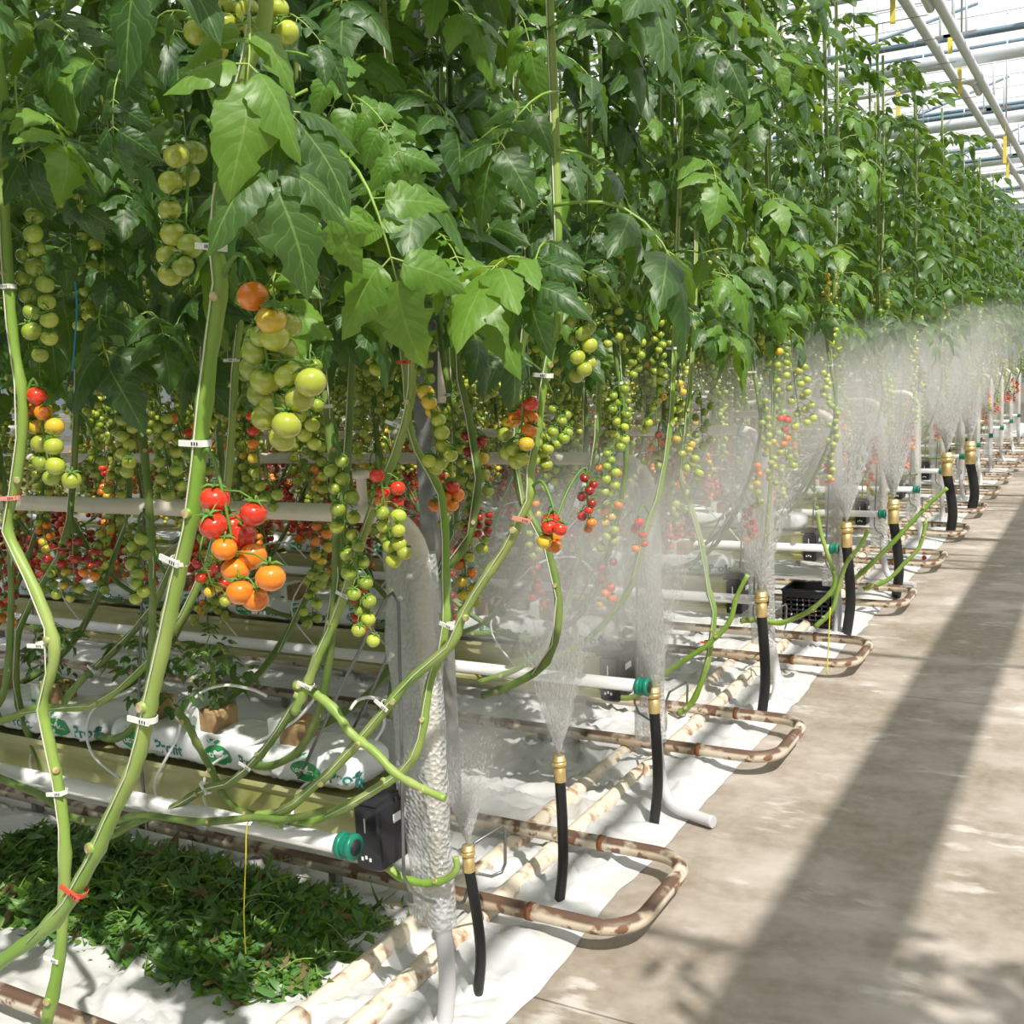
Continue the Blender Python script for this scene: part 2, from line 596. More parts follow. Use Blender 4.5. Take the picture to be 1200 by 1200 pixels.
n_ = 0
for (x, lab) in ((-1.56, 'left one of two long pale pipes running overhead along the aisle'), (-1.34, 'right one of two long pale pipes running overhead along the aisle')):
    t = thing('overhead_pipe', lab, 'pipe', (x, 9, 4.55))
    part('pipe', MB().tube([(x, -2, 4.55), (x, 34, 4.55)], 0.042, 12), MT['roof'], t)
    for k in range(6):
        y = 7.4 + 3.6 * k
        part('bracket', MB().box((x - 0.14, y - 0.03, 4.6), (x + 0.14, y + 0.03, 4.63)), MT['galv'], t)
        part('hanger_rod', MB().tube([(x + 0.05, y, 4.6), (x + 0.05, y, 5.1)], 0.009, 6), MT['roof'], t)
for k in range(5):
    y = 8.9 + 3.45 * k
    t = thing('cross_pipe', 'thick white pipe crossing under the glass roof above the aisle, %s from the front' % ORD[k], 'pipe', (-1.5, y, 4.7))
    part('pipe', MB().tube([(-6, y, 4.72), (7, y, 4.72)], 0.075, 12), MT['roof'], t)
    part('feed_pipe', MB().tube(spline([(-6, y + 0.25, 4.56), (-1.7, y + 0.25, 4.56), (-1.5, y + 0.28, 4.56), (-1.42, y + 0.4, 4.55), (-1.42, y + 0.9, 4.55)], 5), 0.035, 10), MT['roof'], t)
    part('union', MB().tube([(-0.6, y, 4.72), (-0.5, y, 4.72)], 0.09, 12), MT['roof'], t)

# ------------------------------------------------------------------ leaf meshes


def leaflet(mb, base, d, up, L, W, ns, rng, mi=0, droop=0.25, lobes=3.6, half=2):
    d = d.normalized(); up = (up - d * up.dot(d)).normalized(); sd = d.cross(up)
    rows = []
    ph = rng.random() * 6
    off = (rng.random(), rng.random())
    curl = rng.uniform(0.25, 0.6)
    fold = rng.uniform(0.15, 0.4)
    for i in range(ns + 1):
        t = i / ns
        env = W * (math.sin(PI * min(1, t ** 0.66)) ** 0.8 if 0 < t < 1 else 0.0)
        c = base + d * (L * t) + up * (-droop * L * t * t) + sd * (0.04 * L * math.sin(t * 3 + ph))
        r = []
        for j in range(-half, half + 1):
            v = j / half
            saw = (t * lobes + off[0 if j < 0 else 1] * 0.5) % 1.0
            w = env * (1.0 + (0.34 * (0.5 - saw) + 0.1 * math.sin(t * 26 + ph + 2 * j)) * min(1, t * 4)) if ns > 5 else env
            if i == 0:
                w = W * 0.06
            lift = fold * abs(v) * w - curl * w * v * v + 0.09 * env * math.sin(t * 15 + ph + v * 3) * abs(v)
            back = -0.3 * abs(v) * w
            r.append(len(mb.v))
            mb.v.append(c + sd * (v * w) + up * lift + d * back)
        rows.append(r)
    nc = 2 * half
    for i in range(ns):
        for j in range(nc):
            a, b = rows[i], rows[i + 1]
            uv = [(i / ns, j / nc), (i / ns, (j + 1) / nc), ((i + 1) / ns, (j + 1) / nc), ((i + 1) / ns, j / nc)]
            mb.face((a[j], a[j + 1], b[j + 1], b[j]), mi, uv)


def compound_leaf(seed, ns=10, rach=0.27, pairs=2, half=2, size=1.0, nstem=5):
    rng = random.Random(seed)
    mb = MB()
    path = []
    for i in range(7):
        t = i / 6
        path.append(Vector((0.02 * math.sin(t * 3 + seed), rach * t, 0.05 * math.sin(PI * t * 0.9) - 0.055 * t * t)))
    mb.tube(path, [0.0042 - 0.0028 * i / 6 for i in range(7)], nstem, 1)
    U = Vector((0, 0, 1))
    td = (path[-1] - path[-2]).normalized()
    leaflet(mb, path[-1], td + Vector((0, 0, -0.2)), U, 0.165 * size * rng.uniform(0.9, 1.1), 0.05 * size * rng.uniform(0.9, 1.15), ns, rng, droop=0.35, half=half)
    for q in range(pairs):
        t = 1 - 0.33 * (q + 0.35) * (1 if pairs < 3 else 0.8)
        i = min(5, int(t * 6)); p = path[i].lerp(path[i + 1], t * 6 - i)
        for sx in (-1, 1):
            f = (0.125 - 0.022 * q) * size * rng.uniform(0.85, 1.15)
            d = Vector((sx * 0.9, 0.55 - 0.15 * q + rng.uniform(-.15, .15), -0.22 + rng.uniform(-.25, .15)))
            st = p + d.normalized() * 0.022
            mb.tube([p, st], 0.0018, 4, 1, cap=False)
            leaflet(mb, st, d, U + Vector((0, 0.2, 0)), f, f * 0.31, max(4, ns - 2), rng, droop=0.4 + rng.random() * 0.25, half=half)
        if q == 0 and ns > 6:
            for sx in (-1, 1):
                p2 = path[4].lerp(path[5], 0.3)
                leaflet(mb, p2, Vector((sx, 0.3, -0.1)), U, 0.045 * size, 0.016 * size, 5, rng, half=1)
    return mb


LEAF_LEN = 0.44
LEAF_HI = [compound_leaf(s, 18, 0.27, 2 + s % 2, 2).mesh('leaf', [MT['leaf'], MT['stem']], True) for s in range(5)]
LEAF_YG = [compound_leaf(s + 20, 18, 0.27, 2 + s % 2, 2).mesh('leaf', [MT['leaf_young'], MT['stem']], True) for s in range(3)]
LEAF_MID = [compound_leaf(s + 40, 10, 0.27, 2 + s % 2, 1, nstem=3).mesh('leaf', [MT['leaf'], MT['stem']], True) for s in range(4)]
LEAF_MIDY = [compound_leaf(s + 60, 8, 0.27, 2, 1, nstem=3).mesh('leaf', [MT['leaf_young'], MT['stem']], True) for s in range(2)]
LEAF_FAR_MB = [compound_leaf(s + 80, 6, 0.27, 2, 1, nstem=3) for s in range(3)]


def leaf_mtx(base, tip, nrm, wide=1.0):
    base, tip = Vector(base), Vector(tip)
    d = tip - base
    s = d.length / LEAF_LEN
    y = d.normalized()
    z = Vector(nrm); z = z - y * z.dot(y)
    if z.length < 1e-4:
        z = y.orthogonal()
    z.normalize()
    x = y.cross(z)
    m = Matrix((x, y, z)).transposed().to_4x4()
    return Matrix.Translation(base) @ m @ Matrix.Diagonal((s * wide, s, s, 1))


def rand_leaf_mtx(rng, p, az, pitch, ln):
    d = Vector((math.cos(az) * math.cos(pitch), math.sin(az) * math.cos(pitch), math.sin(pitch)))
    nrm = Vector((rng.uniform(-.4, .4), rng.uniform(-.4, .4), 1))
    return leaf_mtx(p, Vector(p) + d * ln, nrm)


# ------------------------------------------------------------------ tomato and truss meshes


def tomato_mb(nu=14, nv=9, calyx=True, r=0.0215):
    mb = MB()
    mb.ball((0, 0, 0), r, nu, nv, 0, 0.9, 0.12)
    if calyx:
        for q in range(5):
            a = q * 2 * PI / 5 + 0.3
            o = Vector((math.cos(a), math.sin(a), 0))
            mb.tube([Vector((0, 0, r * 0.86)), o * r * 0.45 + Vector((0, 0, r * 0.98)), o * r * 0.95 + Vector((0, 0, r * (1.0 if q % 2 else 0.75)))], [r * 0.13, r * 0.12, r * 0.02], 4, 1, cap=False)
        mb.tube([(0, 0, r * 0.8), (0, 0, r * 1.35)], r * 0.1, 5, 1)
    return mb


TR = 0.0215
TOM = {k: tomato_mb().mesh('tomato', [FM[k], MT['vine']]) for k in FR}
TOM_LO = tomato_mb(8, 6, False)


def blend_cols(pattern, n):
    return [pattern[min(len(pattern) - 1, int(i * len(pattern) / n))] for i in range(n)]


def chain_points(rng, top, n, length, lean=(0, 0), spread=0.026):
    pts = []
    for i in range(n):
        t = (i + 0.5) / n
        a = i * PI + rng.uniform(-0.7, 0.7) + (PI / 2 if i % 3 == 2 else 0)
        pts.append(Vector(top) + Vector((lean[0] * t + math.cos(a) * spread * rng.uniform(.6, 1.1), lean[1] * t + math.sin(a) * spread * rng.uniform(0.5, 1.1) - 0.006, -length * t)))
    return pts


def truss_mesh(attach, top, pts):
    """stalk of a truss in world coordinates: from the stem over a hump, then down past its fruits"""
    mb = MB()
    attach, top = Vector(attach), Vector(top)
    mid = attach.lerp(top, 0.55) + Vector((0, 0, 0.035))
    low = min(p.z for p in pts)
    cx = sum((p.x for p in pts), 0) / len(pts); cy = sum((p.y for p in pts), 0) / len(pts)
    end = Vector((cx, cy, low + 0.015))
    path = spline([attach, mid, top, top.lerp(end, 0.5), end], 4)
    mb.tube(path, [0.0045 - 0.0028 * i / len(path) for i in range(len(path))], 5)
    for p in pts:
        s = p + Vector((0, 0, TR * 1.05))
        zt = min(top.z, s.z + 0.012)
        f = 0 if top.z <= end.z else (top.z - zt) / max(1e-4, top.z - end.z)
        a = top.lerp(end, max(0, min(1, f)))
        mb.tube([a, a.lerp(s, 0.6) + Vector((0, 0, 0.006)), s], 0.0016, 4, cap=False)
    return mb


def add_truss(plant, attach, top, pts, cols, r=TR, rng=R):
    t = part('truss', truss_mesh(attach, top, pts), MT['vine'], plant)
    for p, c in zip(pts, cols):
        q = Matrix.Rotation(rng.uniform(0, 6.28), 4, 'Z')
        q = Matrix.Rotation(rng.uniform(-.5, .5), 4, 'X') @ Matrix.Rotation(rng.uniform(-.5, .5), 4, 'Y') @ q
        s = r / TR * rng.uniform(0.9, 1.08)
        link('tomato', TOM[c], t, mtx=Matrix.Translation(p) @ q @ Matrix.Scale(s, 4))
    return t


# joined trusses for plants too far off to tell the fruits apart
def far_truss(seed, pat, n, length):
    rng = random.Random(seed)
    pts = chain_points(rng, (0.05, 0, -0.03), n, length, (0.02, 0), 0.03)
    mb = truss_mesh((0, 0, 0), (0.05, 0, -0.02), pts)
    mb.m = [6] * len(mb.m)
    for p, c in zip(pts, blend_cols(pat, n)):
        mb.add(TOM_LO, Matrix.Translation(p), {0: 'glyord'.index(c) if c in 'glyord' else 0})
    return mb.mesh('truss', [FM[c] for c in 'glyord'] + [MT['vine']])


FT_GREEN = [far_truss(1, 'ggl', 11, 0.27), far_truss(2, 'gl', 13, 0.3), far_truss(3, 'lg', 9, 0.22), far_truss(33, 'yllg', 11, 0.27)]
FT_MIX = [far_truss(4, 'royg', 11, 0.27), far_truss(5, 'ddroyl', 12, 0.3), far_truss(6, 'oylg', 10, 0.25)]
FT_RED = [far_truss(7, 'ddrr', 12, 0.24), far_truss(8, 'drro', 10, 0.22), far_truss(9, 'ddro', 13, 0.26)]


# clips
def clip_mesh(m):
    mb = MB()
    n = 16
    for i in range(n):
        pass
    ring = [Vector((0.016 * math.cos(2 * PI * i / n), 0.016 * math.sin(2 * PI * i / n), 0)) for i in range(n)]
    b = len(mb.v)
    for p in ring:
        for rr, z in ((1, -0.006), (1.12, -0.006), (1.12, 0.006), (1, 0.006)):
            mb.v.append(Vector((p.x * rr, p.y * rr, z)))
    for i in range(n):
        i2 = (i + 1) % n
        for j in range(4):
            j2 = (j + 1) % 4
            mb.face((b + i * 4 + j, b + i2 * 4 + j, b + i2 * 4 + j2, b + i * 4 + j2), 0, smooth=False)
    mb.box((-0.034, -0.021, -0.0055), (0.018, -0.0165, 0.0055))
    for q in range(3):
        mb.box((-0.004 + q * 0.006, -0.0218, -0.003), (-0.0015 + q * 0.006, -0.0209, 0.003), 1)
    return mb.mesh('clip', [m, MT['dark']])


CLIP = {'w': clip_mesh(MT['clip']), 'r': clip_mesh(MT['clip_red']), 'p': clip_mesh(MT['clip_pink'])}

# ------------------------------------------------------------------ plants


def stem_mb(path, r0, r1, seed=0, scars=()):
    mb = MB()
    pts = spline(path, 5)
    rng = random.Random(seed)
    k = len(pts)
    rs = []
    for i in range(k):
        t = i / (k - 1)
        rs.append((r0 + (r1 - r0) * t) * (1.0 + 0.10 * rng.uniform(-1, 1) + (0.18 if i % 7 == 3 else 0)))
    mb.tube(pts, rs, 9)
    for i in range(3, k - 2, 14):           # knobs where leaves were cut off
        p = pts[i]; t = (pts[i + 1] - pts[i - 1]).normalized()
        a = rng.uniform(-2.6, -0.4)
        o = Vector((math.cos(a), math.sin(a), 0.25)); o = (o - t * o.dot(t)).normalized()
        mb.tube([p, p + o * rs[i] * 1.25], [rs[i] * 0.8, rs[i] * 0.55], 8, 0)
        mb.tube([p + o * rs[i] * 1.2, p + o * rs[i] * 1.3], rs[i] * 0.5, 8, 1)
    return mb, pts


def interp_z(pts, z):
    best = min(pts, key=lambda p: abs(p.z - z))
    return best


def add_leaves(plant, pts, rng, n, z0, z1, hi=True, young=0.25, ln=(0.3, 0.48), face=None):
    base = WL[plant.name]
    for i in range(n):
        z = z0 + (z1 - z0) * (i + rng.random() * 0.8) / n
        p = interp_z(pts, z).copy(); p.z = z
        az = i * 2.399 + rng.uniform(-.5, .5)
        if face is not None and rng.random() < 0.55:
            az = face + rng.uniform(-1.0, 1.0)
        pitch = rng.uniform(-0.75, 0.25) if z < 3.3 else rng.uniform(-0.4, 0.7)
        m = rand_leaf_mtx(rng, p - base, az, pitch, rng.uniform(*ln))
        y = rng.random() < young
        pool = (LEAF_YG if y else LEAF_HI) if hi else (LEAF_MIDY if y else LEAF_MID)
        link('leaf', rng.choice(pool), plant, mtx=m)


def add_string(plant, path, r=0.0016, m='string'):
    part('string', MB().tube(path, r, 4), MT[m], plant)


def add_clip(plant, p, kind='w', tilt=0.0, rot=0.0, s=1.0):
    link('clip', CLIP[kind], plant, mtx=Matrix.Translation(Vector(p) - WL[plant.name]) @ Matrix.Rotation(tilt, 4, 'Y') @ Matrix.Rotation(rot, 4, 'Z') @ Matrix.Scale(s, 4))


def px_path(pp, y):
    out = []
    for q in pp:
        out.append(P(q[0], q[1], q[2] if len(q) > 2 else y))
    return out


def hand_plant(label, pp, y, r, top_y=None, clips=(), trusses=(), leaves=(), nleaf=22, lz=(2.0, 3.95), seed=1, face=-1.2, old=False, cut=False, group=None):
    path = px_path(pp, y)
    last = path[-1]
    ty = top_y if top_y is not None else last.y
    if not cut:
        zz = last.z
        for f in (0.33, 0.66, 1.0):
            z = zz + (4.1 - zz) * f
            path.append(Vector((last.x + 0.05 * math.sin(seed + f * 5), last.y + (ty - last.y) * f, z)))
    base = Vector((path[0].x, path[0].y, path[0].z))
    pl = thing('tomato_plant', label, 'plant', base, group)
    mb, pts = stem_mb(path, r, r * 0.72, seed)
    part('stem', mb, [MT['stem_dark' if old else 'stem'], MT['scar']], pl)
    rng = random.Random(seed)
    if not cut:
        up = [p + Vector((0.0, -r * 1.05, 0)) for p in pts[::4] if p.z > path[0].z + 0.25 or True][2:]
        if len(up) > 2:
            add_string(pl, up + [Vector((up[-1].x, up[-1].y, 4.3))])
    for c in clips:
        yy = min(pts, key=lambda p: (p - P(c[0], c[1], p.y)).length).y
        add_clip(pl, P(c[0], c[1], yy), c[2], c[3] if len(c) > 3 else 0, rng.uniform(-.4, .4), r / 0.0165)
    for t in trusses:
        at, tomatoes, ty_, rr = t
        ps = [P(q[0], q[1], ty_ + (q[3] if len(q) > 3 else rng.uniform(-0.02, 0.02))) for q in tomatoes]
        ta = P(at[0], at[1], ty_)
        topp = max(ps, key=lambda p: p.z)
        cx = sum((p for p in ps), Vector()) / len(ps)
        add_truss(pl, min(pts, key=lambda p: (p - ta).length), Vector((cx.x * 0.3 + topp.x * 0.7, topp.y, topp.z + 0.03)), ps, [q[2] for q in tomatoes], rr, rng)
    for lf in leaves:                       # base pixel, tip pixel, base y, tip y, young?, normal
        b, tp, by, ty2, yg, nr = lf
        m = leaf_mtx(P(b[0], b[1], by) - base, P(tp[0], tp[1], ty2) - base, nr)
        link('leaf', rng.choice(LEAF_YG if yg else LEAF_HI), pl, mtx=m)
    if nleaf:
        add_leaves(pl, pts, rng, nleaf, lz[0], lz[1], True, face=face)
    return pl, pts


def chain(x0, y0, x1, y1, n, pat, w=10, seed=0):
    """fruit pixels of a hanging chain, two ranks"""
    rng = random.Random(seed + int(x0 * 7 + y0))
    cs = blend_cols(pat, n)
    out = []
    for i in range(n):
        t = i / max(1, n - 1)
        s = (-1, 1, 0.2)[i % 3]
        out.append((x0 + (x1 - x0) * t + s * w * rng.uniform(.6, 1.1), y0 + (y1 - y0) * t, cs[i], rng.uniform(-0.03, 0.03)))
    return out


FRONT = (0.35, -0.8, 0.55)
# ---- the two foreground stems of the first row
A_Y = 1.25
hand_plant('large foreground tomato plant with thick bent stem, red clip and big orange truss',
           [(-60, 1180), (0, 1128), (62, 1080), (104, 1015), (130, 958), (160, 893), (172, 838), (187, 775), (207, 683), (226, 600), (236, 505), (246, 420), (258, 332), (254, 285), (262, 200), (285, 90), (310, -40)],
           A_Y, 0.0145, top_y=1.15, seed=3, nleaf=16, lz=(2.3, 3.9), face=-0.8,
           clips=((254, 290, 'w', 0.15), (236, 519, 'w', 0.05), (211, 657, 'w', 0.25), (174, 842, 'w', 0.12), (93, 1044, 'r', 0.5)),
           trusses=(((262, 340), [(296, 347, 'o'), (318, 375, 'y'), (337, 380, 'l'), (308, 392, 'g'), (322, 395, 'l'), (332, 410, 'l'), (300, 412, 'g'), (312, 430, 'l'), (311, 446, 'l'), (339, 441, 'l'), (364, 448, 'l'), (296, 432, 'g'), (321, 474, 'l'), (351, 467, 'l'), (306, 462, 'g'), (311, 489, 'l'), (336, 498, 'l'), (331, 514, 'l')], A_Y, 0.0222),
                    ((240, 560), [(252, 585, 'r'), (297, 602, 'r'), (250, 616, 'r'), (263, 643, 'o'), (272, 617, 'r', 0.04), (284, 628, 'r', 0.04), (296, 652, 'o', 0.04), (276, 668, 'o', 0.02), (281, 694, 'o'), (317, 677, 'o'), (299, 702, 'o', 0.02)], A_Y - 0.03, 0.0225),
                    ((250, 170), [(207, 182, 'l'), (228, 178, 'g', .04), (200, 214, 'l'), (199, 246, 'l'), (203, 274, 'l'), (223, 288, 'g'), (197, 300, 'l'), (215, 312, 'g'), (199, 322, 'l'), (220, 205, 'g', .05)], A_Y + 0.02, 0.0195),
                    ((270, 5), [(234, 10, 'l'), (265, 8, 'l'), (290, 12, 'l'), (231, 38, 'l'), (264, 30, 'l'), (254, 58, 'l'), (301, 34, 'l'), (325, 10, 'l'), (336, 38, 'l'), (278, 22, 'g', .05), (312, 22, 'g', .05)], A_Y + 0.05, 0.0195)),
           leaves=(((360, 105), (235, 290), A_Y, A_Y - 0.12, False, (0.3, -0.9, 0.5)),
                   ((300, 120), (345, 245), A_Y, A_Y - 0.2, False, (0.5, -0.6, 0.7)),
                   ((270, 110), (410, 130), A_Y, A_Y - 0.1, False, (0.2, -0.4, 0.9)),
                   ((150, 70), (105, 205), A_Y + 0.1, A_Y, False, (0.2, -0.9, 0.4)),
                   ((330, 180), (400, 310), A_Y + 0.1, A_Y + 0.05, True, (0.2, -0.9, 0.5)),
                   ((395, 175), (500, 412), A_Y + 0.25, A_Y + 0.15, True, (0.4, -0.85, 0.35)),
                   ((285, 30), (200, 105), A_Y + 0.05, A_Y, False, (0.2, -0.6, 0.8)),
                   ((300, 20), (440, 60), A_Y + 0.1, A_Y + 0.15, False, (0.1, -0.6, 0.8)),
                   ((330, 60), (480, 170), A_Y + 0.3, A_Y + 0.35, True, (0.3, -0.7, 0.6)),
                   ((240, 20), (130, 30), A_Y + 0.1, A_Y + 0.1, False, (0.1, -0.6, 0.8)),
                   ((420, 110), (490, 230), A_Y + 0.35, A_Y + 0.3, True, (0.3, -0.7, 0.6))))
B_Y = 1.42
hand_plant('foreground tomato plant at the left edge with zigzag stem behind the thick bent one',
           [(48, 1225), (70, 1120), (76, 1000), (70, 930), (56, 862), (50, 822), (64, 762), (42, 692), (9, 622), (20, 560), (27, 480), (16, 400), (8, 300), (4, 200), (0, 80)],
           B_Y, 0.0125, top_y=1.25, seed=5, nleaf=18, lz=(2.2, 3.9), face=-0.8,
           clips=((68, 1122, 'w', 0.1), (72, 928, 'w', -0.1), (50, 755, 'w', 0.0), (16, 583, 'p', 0.0), (11, 336, 'w')),
           trusses=(((20, 250), [(40, 253, 'g'), (39, 274, 'g'), (43, 291, 'g'), (41, 313, 'g'), (27, 326, 'g', .03), (53, 333, 'g'), (32, 346, 'g', .03), (55, 354, 'l'), (37, 366, 'g', .03), (58, 375, 'l'), (37, 388, 'g'), (58, 396, 'l'), (47, 416, 'g'), (28, 300, 'g', .04)], B_Y, 0.0180),
                    ((30, 540), [(43, 464, 'r'), (34, 481, 'o', .03), (51, 483, 'o'), (42, 500, 'y', .03), (64, 500, 'y'), (48, 520, 'l', .03), (63, 523, 'l'), (48, 542, 'g', .03), (65, 546, 'l'), (84, 562, 'l'), (60, 560, 'g', .03)], B_Y, 0.0190)),
           leaves=(((20, 90), (20, 250), B_Y, B_Y - 0.1, False, FRONT), ((100, 160), (75, 300), B_Y + .2, B_Y + .15, False, FRONT),
                   ((60, 20), (140, 100), B_Y + 0.1, B_Y, False, FRONT)))

# ---- the second row: stems over the leaf heap, right up to the bubble-wrapped riser
Y1 = 2.06
hand_plant('tomato plant leaning right past the bubble-wrapped post, pink clip and red-yellow truss on it',
           [(330, 965), (300, 957), (333, 950), (367, 922), (390, 902), (422, 867), (457, 825), (480, 797), (527, 757), (543, 720), (567, 680), (590, 647), (607, 613), (622, 580), (620, 560), (624, 535), (630, 500), (638, 443), (647, 400), (655, 330)],
           2.12, 0.0132, top_y=2.2, seed=8, nleaf=24, lz=(1.98, 3.9), face=-0.9,
           clips=((530, 733, 'w', 0.2), (615, 608, 'p', 0.3), (641, 440, 'w', 0.1), (452, 826, 'w', 0.7)),
           trusses=(((622, 575), [(643, 618, 'r'), (656, 620, 'r', -.02), (643, 611, 'r', .03), (648, 609, 'r', .02), (638, 635, 'y'), (649, 640, 'o'), (651, 628, 'o', .03)], 2.06, 0.0175),
                    ((645, 470), [(622, 473, 'r'), (614, 480, 'r', .03), (621, 489, 'o'), (604, 490, 'o', .04), (620, 505, 'o'), (596, 496, 'y', .05), (617, 520, 'y'), (602, 526, 'l'), (594, 531, 'l', .03), (592, 509, 'g', .04), (612, 538, 'l'), (605, 541, 'l', .03)], 2.08, 0.0185),
                    ((660, 360), chain(680, 355, 684, 440, 13, 'gl', 9), 2.12, 0.0175)))
hand_plant('tomato plant rising over the wire frame to a red clip, long red-to-green truss',
           [(345, 835), (360, 802), (372, 770), (384, 745), (400, 706), (409, 680), (433, 607), (460, 540), (473, 500), (480, 470), (483, 440), (483, 400), (490, 330)],
           2.05, 0.0128, top_y=2.0, seed=9, nleaf=24, lz=(1.98, 3.9), face=-0.9,
           clips=((467, 497, 'w', 0.3), (408, 697, 'w', 0.3), (480, 424, 'r', 0), (362, 802, 'w', 0.5)),
           trusses=(((440, 590), [(442, 557, 'r'), (449, 576, 'r', .02), (466, 572, 'r'), (447, 587, 'o', .03), (465, 588, 'r'), (448, 601, 'g'), (467, 605, 'l'), (450, 616, 'l'), (467, 622, 'l'), (453, 630, 'g', .02), (468, 638, 'l'), (457, 640, 'l'), (474, 648, 'l'), (461, 657, 'l')], 2.0, 0.0180),
                    ((420, 670), chain(420, 683, 424, 738, 9, 'ddro', 7), 2.18, 0.014),
                    ((485, 440), [(499, 460, 'y'), (503, 471, 'y'), (507, 482, 'y'), (514, 492, 'l'), (518, 507, 'l'), (519, 523, 'l'), (528, 533, 'l'), (515, 543, 'l'), (503, 540, 'l'), (511, 549, 'l', .03)], 2.05, 0.0185),
                    ((478, 390), chain(445, 375, 440, 432, 9, 'gl', 9), 2.1, 0.0185)))
hand_plant('tomato plant whose green stem runs down along the bubble-wrapped post',
           [(340, 962), (362, 963), (400, 948), (440, 925), (470, 905), (488, 880), (496, 850), (503, 802), (517, 762), (523, 722), (522, 700), (522, 640), (520, 607), (515, 573), (497, 543), (480, 503), (476, 440), (470, 380)],
           2.16, 0.0122, top_y=2.3, seed=10, nleaf=24, lz=(2.0, 3.9), face=-0.6,
           trusses=(((512, 570), [(530, 570, 'r'), (516, 558, 'r', .03), (536, 580, 'o', .02), (522, 583, 'o'), (530, 592, 'o'), (510, 592, 'o', .03)], 2.2, 0.0180),))
hand_plant('cut old tomato stem crossing down in front of the grow bags to the wrapped post',
           [(346, 803), (362, 808), (390, 830), (412, 860), (440, 882), (462, 905), (490, 922), (522, 936)], 2.1, 0.0132, seed=12, cut=True, nleaf=0)
hand_plant('old tomato stem sagging low before the first gutter, then rising by the bags',
           [(120, 985), (155, 966), (202, 947), (225, 933), (247, 922), (272, 915), (300, 890), (325, 858), (345, 826), (362, 798), (377, 765), (388, 720), (398, 640), (405, 560), (412, 440)],
           2.14, 0.0125, top_y=2.4, seed=13, nleaf=20, lz=(2.0, 3.9), old=True, clips=((244, 925, 'w', 0.7), (292, 897, 'w', 0.5)),
           trusses=(((405, 560), chain(428, 320, 420, 365, 7, 'g', 8), 2.3, 0.017),))
hand_plant('short cut stem falling from the small leafy shoot in front of the printed bag',
           [(208, 833), (223, 855), (230, 870), (243, 893), (253, 913), (263, 933), (282, 950), (320, 958)], 2.16, 0.0115, seed=14, cut=True, nleaf=0, old=True)
hand_plant('old tomato stem lying level along the foot of the first gutter',
           [(-30, 895), (0, 912), (50, 933), (85, 958), (130, 963), (167, 955), (233, 963), (300, 958), (333, 960), (380, 950)], 2.1, 0.0125, seed=15, cut=True, nleaf=0, old=True)
hand_plant('tomato plant with a stem slanting from far left up behind the thick foreground stem',
           [(-20, 850), (10, 842), (43, 830), (100, 828), (140, 807), (190, 757), (230, 690), (262, 600), (272, 500), (276, 420), (280, 330)],
           2.2, 0.0128, seed=16, nleaf=20, lz=(2.0, 3.9), clips=((275, 422, 'w', 0),),
           trusses=(((275, 480), [(295, 488, 'r'), (297, 504, 'r'), (297, 520, 'o'), (297, 537, 'y'), (300, 554, 'l'), (305, 570, 'l'), (311, 583, 'g'), (325, 580, 'g'), (320, 594, 'g')], 2.15, 0.0165),
                    ((262, 600), chain(240, 660, 262, 705, 9, 'dryl', 12), 2.1, 0.0165), ((276, 400), chain(292, 385, 290, 450, 8, 'g', 7), 2.25, 0.0165)))
hand_plant('tomato plant with a dark slanting stem and white clip left of the thick foreground stem',
           [(60, 845), (90, 803), (133, 763), (173, 720), (200, 667), (222, 620), (235, 560), (238, 420), (238, 330)],
           2.28, 0.0118, seed=17, nleaf=20, lz=(2.0, 3.9), old=True, clips=((112, 784, 'w', 0.6),),
           trusses=(((230, 560), chain(215, 490, 222, 560, 9, 'orlggg', 13), 2.4, 0.018), ((200, 660), chain(172, 640, 172, 688, 9, 'ddd', 8), 2.35, 0.016)))
hand_plant('tomato plant at far left carrying a wide red and yellow truss under the cream pipe',
           [(60, 915), (42, 880), (22, 825), (20, 750), (40, 700), (75, 640), (84, 580), (90, 480), (92, 380)],
           2.25, 0.0118, seed=18, nleaf=20, lz=(2.0, 3.9), old=True,
           trusses=(((84, 590), [(55, 655, 'd'), (73, 645, 'd'), (82, 636, 'd'), (91, 634, 'd'), (72, 660, 'd'), (90, 655, 'd'), (112, 647, 'd'), (114, 660, 'd'), (98, 671, 'o'), (111, 675, 'o'), (77, 671, 'y'), (75, 686, 'y'), (66, 697, 'l'), (82, 701, 'l'), (93, 690, 'l'), (60, 672, 'g', .03), (85, 645, 'd', .03), (63, 640, 'd', .03), (102, 655, 'd', .03)], 2.15, 0.0155),
                    ((90, 430), chain(125, 405, 130, 465, 11, 'g', 10), 2.5, 0.0165), ((88, 480), chain(100, 560, 112, 540, 5, 'g', 10), 2.3, 0.0165)))
hand_plant('tomato plant at the left frame edge with a crimson truss below pipe level',
           [(-60, 880), (-40, 800), (-20, 740), (-8, 640), (-5, 560), (-10, 400)], 2.3, 0.0118, seed=19, nleaf=16, lz=(2.0, 3.9), old=True,
           trusses=(((-6, 640), chain(6, 660, 8, 730, 14, 'ddddroo', 9), 2.3, 0.0155),))
hand_plant('curled cut end of a tomato stem looped round the foot of the wrapped post',
           [(449, 1008), (462, 1023), (480, 1032), (504, 1035), (525, 1029), (535, 1018), (534, 1004)], 2.29, 0.0125, seed=20, cut=True, nleaf=0)
